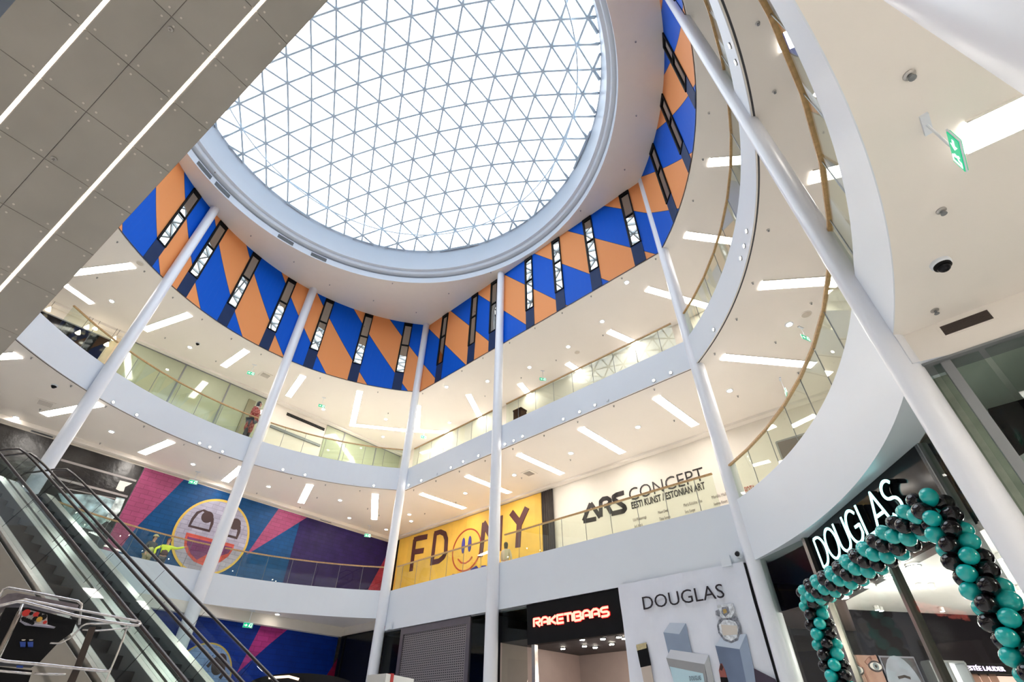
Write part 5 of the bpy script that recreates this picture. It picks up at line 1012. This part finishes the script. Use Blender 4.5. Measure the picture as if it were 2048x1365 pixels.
for p_, s_, mt, nm, lb, ct in (((781, 1253), .13, WHITE, 'wall_box', 'small white square box on the fascia beside the corner column', 'wall box'), ((1454, 1124), .13, WHITE, 'wall_box', 'small white square box on the fascia above the perfume banner', 'wall box'), ((1523, 1106), .06, M('alarm_red', (.5, .02, .01), .4), 'alarm_button', 'small red alarm box right of the tall column near the beauty shop', 'alarm'), ((768, 1256), .055, bpy.data.materials.get('alarm_red') or None, 'alarm_button', 'small red alarm box beside the corner column', 'alarm')):
    a, z = PF.hit(*p_); m_ = MB(); m_.prism(PF, [(a-s_, z-s_), (a+s_, z-s_), (a+s_, z+s_), (a-s_, z+s_)], 0, .08)
    o = m_.build(nm, mt if mt else bpy.data.materials['alarm_red']); tag(o, lb, ct)
a, z = PF.hit(1481, 1119); z = max(z, LOW+.24); q = np.array(PF.w(a, z, .05)); t = E('bullet_camera', 'small white wall camera with dark lens on the fascia by the tall column', 'camera', tuple(q)); m_ = MB(); m_.tube([q-np.array([*PF.n, 0])*.05, q+np.array([*PF.n, 0])*.06], .11, 20); m_.build('mount', WHITE, t); m_ = MB(); m_.tube([q+np.array([*PF.n, 0])*.06, q+np.array([*PF.n, -.3])*.11], .06, 16); m_.build('lens', BLACK, t)

# ---------------------------------------------------------------- people
def skinmesh(name, verts, edges, radii, mat, parent, sub=1):
    me = bpy.data.meshes.new(name); me.from_pydata([tuple(v) for v in verts], edges, []); o = bpy.data.objects.new(name, me); COL.objects.link(o)
    md = o.modifiers.new('s', 'SKIN'); md.use_smooth_shade = True
    if not me.skin_vertices:
        bpy.context.view_layer.objects.active = o
    sv = me.skin_vertices[0].data
    for i, r in enumerate(radii): sv[i].radius = (r if isinstance(r, tuple) else (r, r)); sv[i].use_root = (i == 0)
    o.modifiers.new('u', 'SUBSURF').levels = sub; o.modifiers['u'].render_levels = sub
    dg = bpy.context.evaluated_depsgraph_get(); m2 = bpy.data.meshes.new_from_object(o.evaluated_get(dg)); bpy.data.objects.remove(o)
    m2.name = name; m2.materials.clear(); m2.materials.append(mat); o = bpy.data.objects.new(name, m2); COL.objects.link(o)
    for p_ in m2.polygons: p_.use_smooth = True
    if parent: o.parent = parent
    return o
SKN = M('skin', (.50, .28, .20), .5)
def person(loc, yaw, label, coatm, legm, hairm, arms, cap=None, hairlen=.10, vest=None, lean=0., scale=1.0, coatlen=.0, scarf=None):
    t = E('person', label, 'person', loc); t.rotation_euler = (0, 0, yaw); t.scale = (scale,)*3
    V = {'pel': (0, 0, .95), 'wst': (0, .01+lean*.3, 1.10), 'chs': (0, .0+lean*.8, 1.32), 'nek': (0, .0+lean, 1.47), 'nk2': (0, -.01+lean*1.05, 1.53), 'hd1': (0, -.02+lean*1.1, 1.60), 'hd2': (0, -.015+lean*1.12, 1.68), 'hd3': (0, -.0+lean*1.12, 1.75), 'nos': (0, -.105+lean*1.1, 1.635)}
    Rr = {'pel': (.15, .11), 'wst': (.13, .10), 'chs': (.16, .11), 'nek': .07, 'nk2': .055, 'hd1': (.068, .08), 'hd2': (.078, .095), 'hd3': (.06, .072), 'nos': .014}
    Ed = [('pel', 'wst'), ('wst', 'chs'), ('chs', 'nek'), ('nek', 'nk2'), ('nk2', 'hd1'), ('hd1', 'hd2'), ('hd2', 'hd3'), ('hd1', 'nos')]
    for s, sd in ((-1, 'l'), (1, 'r')):
        V.update({'hip'+sd: (s*.09, 0, .88), 'kne'+sd: (s*.10, -.02, .49), 'ank'+sd: (s*.10, .02, .09), 'toe'+sd: (s*.11, -.15, .04)}); Rr.update({'hip'+sd: .085, 'kne'+sd: .055, 'ank'+sd: .04, 'toe'+sd: .035})
        Ed += [('pel', 'hip'+sd), ('hip'+sd, 'kne'+sd), ('kne'+sd, 'ank'+sd), ('ank'+sd, 'toe'+sd)]
        el, ha = arms[sd]; V.update({'shl'+sd: (s*.18, lean, 1.41), 'elb'+sd: el, 'wri'+sd: ha}); Rr.update({'shl'+sd: .055, 'elb'+sd: .042, 'wri'+sd: .028}); Ed += [('chs', 'shl'+sd), ('shl'+sd, 'elb'+sd), ('elb'+sd, 'wri'+sd)]
        d = np.array(ha)-np.array(el); d /= np.linalg.norm(d); sdv = np.cross(d, (0, 0, 1)); sdv = sdv/np.linalg.norm(sdv) if np.linalg.norm(sdv) > .1 else np.array([1., 0, 0]); V['plm'+sd] = tuple(np.array(ha)+d*.07); Rr['plm'+sd] = (.034, .02); Ed.append(('wri'+sd, 'plm'+sd))
        for f_, (o_, l_) in enumerate(((-.028, .062), (-.010, .075), (.009, .070), (.027, .055))):
            V['f%d%s' % (f_, sd)] = tuple(np.array(V['plm'+sd])+d*.02+sdv*o_); V['g%d%s' % (f_, sd)] = tuple(np.array(V['plm'+sd])+d*(.02+l_)+sdv*o_*1.2-np.array([0, 0, .012])); Rr['f%d%s' % (f_, sd)] = .010; Rr['g%d%s' % (f_, sd)] = .007; Ed += [('plm'+sd, 'f%d%s' % (f_, sd)), ('f%d%s' % (f_, sd), 'g%d%s' % (f_, sd))]
        V['th'+sd] = tuple(np.array(ha)+d*.06-sdv*.055); Rr['th'+sd] = .010; Ed.append(('wri'+sd, 'th'+sd))
    K_ = list(V); ix = {k: i for i, k in enumerate(K_)}
    skinmesh('body', [V[k] for k in K_], [(ix[a], ix[b]) for a, b in Ed], [Rr[k] for k in K_], SKN, t, 1)
    jk = ['chs', 'wst', 'pel']+(['hem'] if coatlen else [])+['nek', 'shll', 'elbl', 'wril', 'shlr', 'elbr', 'wrir']; V['hem'] = (0, .0, .95-coatlen); je = [('chs', 'wst'), ('wst', 'pel'), ('chs', 'nek'), ('chs', 'shll'), ('shll', 'elbl'), ('elbl', 'wril'), ('chs', 'shlr'), ('shlr', 'elbr'), ('elbr', 'wrir')]+([('pel', 'hem')] if coatlen else [])
    jr = {'chs': (.19, .135), 'wst': (.165, .125), 'pel': (.185, .14), 'hem': (.22, .19), 'nek': .085, 'shll': .075, 'elbl': .062, 'wril': .045, 'shlr': .075, 'elbr': .062, 'wrir': .045}; ji = {k: i for i, k in enumerate(jk)}
    skinmesh('jacket', [V[k] for k in jk], [(ji[a], ji[b]) for a, b in je], [jr[k] for k in jk], coatm, t, 1)
    tk = ['pel', 'hipl', 'knel', 'ankl', 'hipr', 'kner', 'ankr']; te = [(0, 1), (1, 2), (2, 3), (0, 4), (4, 5), (5, 6)]; skinmesh('trousers', [V[k] for k in tk], te, [(.165, .125), .105, .078, .062, .105, .078, .062], legm, t, 1)
    if vest: skinmesh('vest', [V['chs'], V['wst'], V['pel']], [(0, 1), (1, 2)], [(.205, .15), (.18, .14), (.195, .15)], vest, t, 1)
    hd = np.array(V['hd2']); m_ = MB(); n0_ = 14; pr = [(.005, .115), (.05, .108), (.085, .075), (.098, .02), (.095, -.03), (.085, -.06-hairlen*.4), (.07, -.06-hairlen)]
    m_.lathe(pr, tuple(hd+np.array([0, .022, .0])), 20, closed=True)
    o = m_.build('hair', hairm, None, smooth=True); o.parent = t
    # keep the face open
    bm = bmesh.new(); bm.from_mesh(o.data); bmesh.ops.delete(bm, geom=[f for f in bm.faces if f.calc_center_median().y < hd[1]-.045 and f.calc_center_median().z < hd[2]+.045], context='FACES'); bm.to_mesh(o.data); bm.free()
    for s in (-1, 1): m_ = MB(); m_.lathe([(.009, -.006), (.009, .006)], (s*.03, hd[1]-.088, hd[2]-.012), 8); o = m_.build('eye', BLACKM, None); o.parent = t
    if cap: m_ = MB(); m_.lathe([(.105, .02), (.104, .06), (.08, .11), (.03, .13), (.003, .133)], tuple(hd+np.array([0, .01, 0])), 20, closed=True); m_.box(tuple(hd+np.array([0, -.13, .03])), (.06, .05, .006)); o = m_.build('cap', cap, None, smooth=False); o.parent = t
    if scarf: m_ = MB(); m_.lathe([(.085, -.05), (.12, .0), (.10, .05)], (0, lean, 1.47), 18); o = m_.build('scarf', scarf, None, smooth=True); o.parent = t
    return t
HV = M('hi_vis_yellow', (.62, .80, .04), .6); HVE = M('pale_hi_vis', (.55, .60, .22), .6); TRO = M('dark_grey_cloth', (.06, .065, .08), .8); DKV = M('maroon_vest_cloth', (.07, .03, .035), .8); HRB = M('red_brown_hair', (.16, .04, .02), .6); HRK = M('black_hair', (.010, .009, .014), .45)
def stand(px, py, zhead, zf, sc=1.):
    d = ray(px, py); t_ = (zhead-EYE)/d[2]; return (d[0]*t_, d[1]*t_, zf)
l1 = stand(338, 1084, L1t+1.52, L1t); yaw = math.atan2(l1[1], l1[0])-math.pi/2
person(l1, yaw, 'person in yellow high-visibility sleeves and dark vest pointing, by the mural', HV, TRO, HRB, {'l': ((-.40, -.12, 1.22), (-.36, -.16, .98)), 'r': ((.42, -.08, 1.36), (.72, -.16, 1.46))}, vest=DKV, hairlen=.05, scale=.93)
l1 = stand(311, 1075, L1t+1.62, L1t); yaw = math.atan2(l1[1], l1[0])-math.pi/2
person(l1, yaw+.5, 'person in pale high-visibility vest and cap, left of the pointing person', TRO, M('khaki_cloth', (.35, .31, .2), .8), HRK, {'l': ((-.26, -.02, 1.15), (-.24, -.18, .95)), 'r': ((.27, -.02, 1.15), (.24, -.16, .93))}, vest=HVE, cap=M('cream_cap', (.62, .58, .32), .7), hairlen=.02, scale=.96)
ub_ = near(513, 835); l2 = (*B(ub_, -.62), L2t); yaw = math.atan2(l2[1], l2[0])-math.pi/2
def plaid():
    m = bpy.data.materials.new('red_check_cloth'); m.use_nodes = True; nt = m.node_tree; b = nt.nodes['Principled BSDF']; b.inputs['Roughness'].default_value = .85; c = nt.nodes.new('ShaderNodeTexChecker'); c.inputs['Scale'].default_value = 11; t = nt.nodes.new('ShaderNodeTexCoord'); nt.links.new(t.outputs['Object'], c.inputs['Vector']); c.inputs['Color1'].default_value = (.28, .04, .035, 1); c.inputs['Color2'].default_value = (.42, .14, .11, 1); nt.links.new(c.outputs['Color'], b.inputs['Base Color']); return m
person(l2, yaw+1.0, 'person with long black hair, pale scarf and red checked coat on the upper gallery', plaid(), TRO, HRK, {'l': ((-.26, -.1, 1.14), (-.16, -.3, 1.10)), 'r': ((.28, .0, 1.13), (.24, -.16, .93))}, hairlen=.32, coatlen=.60, scarf=M('pale_scarf', (.6, .52, .45), .8), lean=-.05, scale=1.26)
l3 = stand(1012, 1094, L1t+1.60, L1t); yaw = math.atan2(l3[1], l3[0])-math.pi/2
person(l3, yaw+2.6, 'person with dark hair and pale clothes behind the glass, in front of the yellow banner', M('pale_cream_coat', (.55, .48, .33), .85), M('pale_trousers', (.5, .44, .32), .85), M('olive_dark_hair', (.07, .06, .03), .7), {'l': ((-.25, -.02, 1.15), (-.22, -.14, .93)), 'r': ((.25, -.02, 1.15), (.22, -.14, .93))}, hairlen=.12)
# black box on the upper gallery behind the glass
q = P(1017, 838, L2t); u_ = near(1018, 838); bp = B(u_, -.75); m_ = MB(); ex_ = (*((Ee-Cc)/np.linalg.norm(Ee-Cc)), 0)
m_.box((bp[0], bp[1], L2t+.45), (.24, .2, .45), ex_, (-ex_[1], ex_[0], 0)); m_.box((bp[0], bp[1], L2t+.92), (.26, .22, .03), ex_, (-ex_[1], ex_[0], 0)); tag(m_.build('litter_bin', BLACKM), 'small black bin behind the upper gallery glass beside the middle column', 'bin')

# ---------------------------------------------------------------- scissor lift basket, bottom left
f8 = lambda x, y: (x/5.396, 1112+y/5.396)
LK = 1.0
def at(px, py, dist): dist = dist*LK; d = ray(px, py); t_ = dist/math.hypot(d[0], d[1]); return np.array([d[0]*t_, d[1]*t_, EYE+d[2]*t_])
LK = 2.1
q0 = at(90, 1290, 3.4); t = E('scissor_lift', 'steel tube work platform with a dark control console at the bottom left', 'work platform', (q0[0], q0[1], 0))
RAILM = M('worn_chrome_tube', (.52, .50, .50), .25, .9, noise=.2, nscale=30)
N_, Fd = 3.0, 3.9
def tb(nm, pts, d, r, mat=RAILM):
    ds = d if isinstance(d, (list, tuple)) else [d]*len(pts); m_ = MB(); m_.tube([at(*f8(x, y), dd) for (x, y), dd in zip(pts, ds)], r*.5, 10); return m_.build(nm, mat, t, smooth=True)
tb('rear_rail', [(-60, 560), (0, 430), (35, 365), (90, 347), (300, 385), (840, 490), (880, 525), (872, 600), (858, 745)], 3.9, .026)
tb('middle_rail', [(200, 492), (265, 474), (700, 560), (1180, 650), (1403, 692), (1500, 712)], [3.3]*4+[3.2, 3.2], .022)
tb('top_rail', [(-40, 550), (0, 540), (190, 498), (270, 505), (530, 570), (800, 645), (1170, 715), (1403, 748), (1490, 755)], 3.0, .024)
tb('rail_end', [(1490, 755), (1515, 735), (1500, 712)], [3.0, 3.1, 3.2], .023)
tb('corner_post', [(215, 600), (120, 800), (0, 1030), (-90, 1200)], 3.0, .034, M('dark_chrome', (.22, .19, .17), .25, .9, noise=.2)); tb('corner_post', [(245, 520), (130, 800), (-20, 1130), (-100, 1300)], 3.02, .022)
tb('lower_rail', [(-40, 1115), (10, 1130), (60, 1142), (400, 1172), (780, 1212), (1120, 1248), (1170, 1250), (1200, 1220)], 3.0, .024)
tb('side_post', [(1370, 780), (1290, 1000), (1190, 1240), (1130, 1400)], 3.0, .017, STEEL); tb('gate_curve', [(1215, 733), (930, 738), (880, 765), (850, 800), (760, 890), (650, 948), (540, 945)], [3.1]*3+[3.3]*4, .016)
tb('gate_rail', [(1403, 775), (1200, 800), (1050, 812), (890, 800)], 3.15, .014); tb('toe_rail', [(-40, 1240), (340, 1277)], 3.3, .020); tb('toe_rail', [(370, 1275), (560, 1282), (710, 1283)], 3.2, .017)
def slab8(nm, pts, d0, d1, mat):
    m_ = MB(); n_ = len(pts); A_ = [tuple(at(*f8(*q), d0)) for q in pts]; B_ = [tuple(at(*f8(*q), d1)*np.array([1, 1, 1])) for q in pts]
    k0 = np.array(A_[0]); dirv = np.array([k0[0], k0[1], 0])/math.hypot(k0[0], k0[1])*(d1-d0)*LK; B_ = [tuple(np.array(a)+dirv) for a in A_]
    m_.v = A_+B_; m_.f = [tuple(range(n_)), tuple(range(2*n_-1, n_-1, -1))]+[(i, n_+i, n_+(i+1) % n_, (i+1) % n_) for i in range(n_)]; return m_.build(nm, mat, t)
slab8('door_post', [(965, 768), (1040, 768), (880, 1200), (800, 1200)], 3.05, 3.09, M('dark_brown_steel', (.045, .035, .032), .35, .6)); slab8('door_post', [(800, 1200), (880, 1200), (800, 1400), (705, 1400)], 3.05, 3.09, bpy.data.materials['dark_brown_steel'])
slab8('console_body', [(60, 560), (300, 560), (830, 700), (780, 830), (640, 930), (430, 1150), (0, 1120), (-80, 900)], 3.45, 3.80, BLACKM); slab8('console_hood', [(0, 470), (80, 415), (180, 400), (850, 530), (840, 570), (300, 500), (120, 520), (0, 570)], 3.6, 3.85, M('grey_purple_plate', (.16, .14, .16), .4, .5, noise=.3, nscale=10))
slab8('console_lower', [(0, 1200), (350, 1240), (290, 1420), (-60, 1420)], 3.4, 3.7, BLACKM)
slab8('control_panel', [(225, 690), (250, 600), (330, 588), (510, 640), (512, 742), (420, 735), (300, 718)], 3.36, 3.44, M('grey_control_panel', (.45, .43, .43), .5, noise=.3, nscale=40)); slab8('panel_edge', [(225, 695), (300, 722), (512, 745), (600, 770), (440, 752), (280, 735)], 3.37, 3.43, M('violet_white_strip', (.5, .48, .58), .4))
RD = M('red_button', (.5, .02, .015), .35)
for x, y, r, mt in ((283, 618, .024, RD), (390, 636, .018, RD), (337, 625, .012, BLACKM), (430, 640, .013, BLACKM), (425, 688, .018, M('amber_button', (.5, .28, .03), .4)), (378, 682, .016, BLACKM), (470, 665, .02, BLACKM), (485, 720, .012, RD)):
    m_ = MB(); a = at(*f8(x, y), 3.35); m_.tube([a, at(*f8(x, y), 3.38)], r*1.25, 14); m_.build('button', mt, t)
for k in range(6): m_ = MB(); a = at(*f8(245+k*20, 668+k*8), 3.345); m_.tube([a, at(*f8(255+k*20, 700+k*8), 3.355)], .012, 6); m_.build('toggle', BLACKM, t)
BL = M('blue_label', (.01, .05, .3), .5)
for x in (250, 332):
    slab8('blue_switch', [(x-35, 930), (x+28, 930), (x+25, 985), (x-28, 985)], 3.43, 3.45, BL); slab8('switch_cap', [(x-15, 905), (x+28, 905), (x+22, 918), (x-15, 918)], 3.43, 3.45, STEEL)
slab8('sticker', [(180, 1185), (250, 1188), (248, 1212), (178, 1208)], 3.38, 3.40, BL)
for k, (x, y) in enumerate(((0, 1450), (600, 1450), (1150, 1450))): m_ = MB(); a = at(*f8(x, y), 3.3); m_.tube([a, (a[0], a[1], .35)], .03, 8); m_.build('stand_post', STEEL, t)
a = at(*f8(600, 1450), 3.5); m_ = MB(); m_.box((a[0], a[1], .25), (.9, .5, .25)); m_.build('chassis', GREYM, t)
LK = 1.0
# ---------------------------------------------------------------- kiosk and dark canopy at the bottom edge
a, b = at(768, 1352, 10.0), at(828, 1358, 10.0); pk = Plane(at(772, 1352, 10.)[:2], at(828, 1358, 10.4)[:2]); zt_ = at(790, 1348, 10.)[2]
t = E('kiosk', 'white kiosk pillar with a red stripe at the bottom edge near the roller shutter', 'kiosk', pk.w(pk.L/2, 0)); m_ = MB(); m_.prism(pk, [(0, 0), (pk.L, 0), (pk.L, zt_-.04), (0, zt_)], -.5, 0); m_.build('body', M('white_kiosk', (.78, .77, .76), .4), t); m_ = MB(); m_.prism(pk, [(.10, 0), (.16, 0), (.16, zt_+.005), (.10, zt_+.005)], -.51, .012); m_.build('stripe', M('red_stripe', (.5, .02, .02), .4), t)
a = at(610, 1362, 15.5); t = E('kiosk_canopy', 'dark curved kiosk canopy at the bottom edge in front of the blue ground floor mural', 'canopy', (a[0], a[1], 0))
hv = np.array([a[1], -a[0]])/math.hypot(a[0], a[1]); pc = Plane(a[:2]-hv, a[:2]+hv); zc_ = at(610, 1365, 15.5)[2]
m_ = MB(); m_.prism(pc, [(-.2+.0, zc_-.3)]+[(1+1.25*math.cos(x), zc_-.08+.26*math.sin(x)) for x in np.linspace(math.pi, 0, 18)]+[(2.2, zc_-.3)], -1.2, 0); m_.build('canopy_roof', BLACK, t); m_ = MB(); m_.stroke(pc, [(.15, zc_+.06), (.6, zc_+.10), (.85, zc_+.05)], .05, 0, .02); m_.build('trim_light', M('warm_edge', (.6, .4, .25), .4, em=(1, .7, .45), es=.8), t)
m_ = MB()
for x in (.1, 1.9): m_.prism(pc, [(x, 0), (x+.1, 0), (x+.1, zc_-.3), (x, zc_-.3)], -.6, -.5)
m_.build('canopy_post', BLACKM, t)
# ---------------------------------------------------------------- added fill lights: inside the shops and over the unseen ground floor
def fill_panel(x, y, z, ang, label, L=1.6):  # unseen panel added to brighten the ground floor and its ceiling
    ex = np.array([math.cos(ang), math.sin(ang), 0]); c = np.array([x, y, z]); t = E('ceiling_light', label, 'ceiling light', (x, y, z), 'added fill light panels in the ground floor ceiling outside the view'); m_ = MB(); m_.bar(c-ex*L/2-np.array([0, 0, .012]), c+ex*L/2-np.array([0, 0, .012]), .36, .02); m_.build('diffuser', LIGHT, t)
for k, (x, y) in enumerate(((3.6, -1.6), (6.8, -1.2), (9.2, -.2), (6.6, -4.5), (2.6, -4.6), (-1.6, -5.4), (-6.2, -5.6), (-11, -4.2), (-15, -1.2), (-19.5, 4.5))): fill_panel(x, y, L1b, .6+k*.35, 'added unseen fill light panel in the ground floor ceiling behind the viewer')
def shop_fill(x, y, z, e, size, col=(1, .93, .86)):  # invisible point light with no fitting, added to brighten a shop interior
    l = bpy.data.lights.new('shop_fill_light', 'POINT'); l.energy = e; l.color = col; l.shadow_soft_size = size; o = bpy.data.objects.new('shop_fill_light', l); COL.objects.link(o); o.location = (x, y, z)
for x, y in ((9.5, 12.5), (12.5, 10.5), (9.5, 8.5), (13.5, 13.5)): shop_fill(x, y, 3.3, 60, .3)
shop_fill(9.0, 3.4, 3.8, 80, .3)
q = PS.w(11.2, 3.2, -3.2); shop_fill(*q, 45, .15, (1, .85, .72)); q = PU.w(a_g0+3, 15.5, 2);
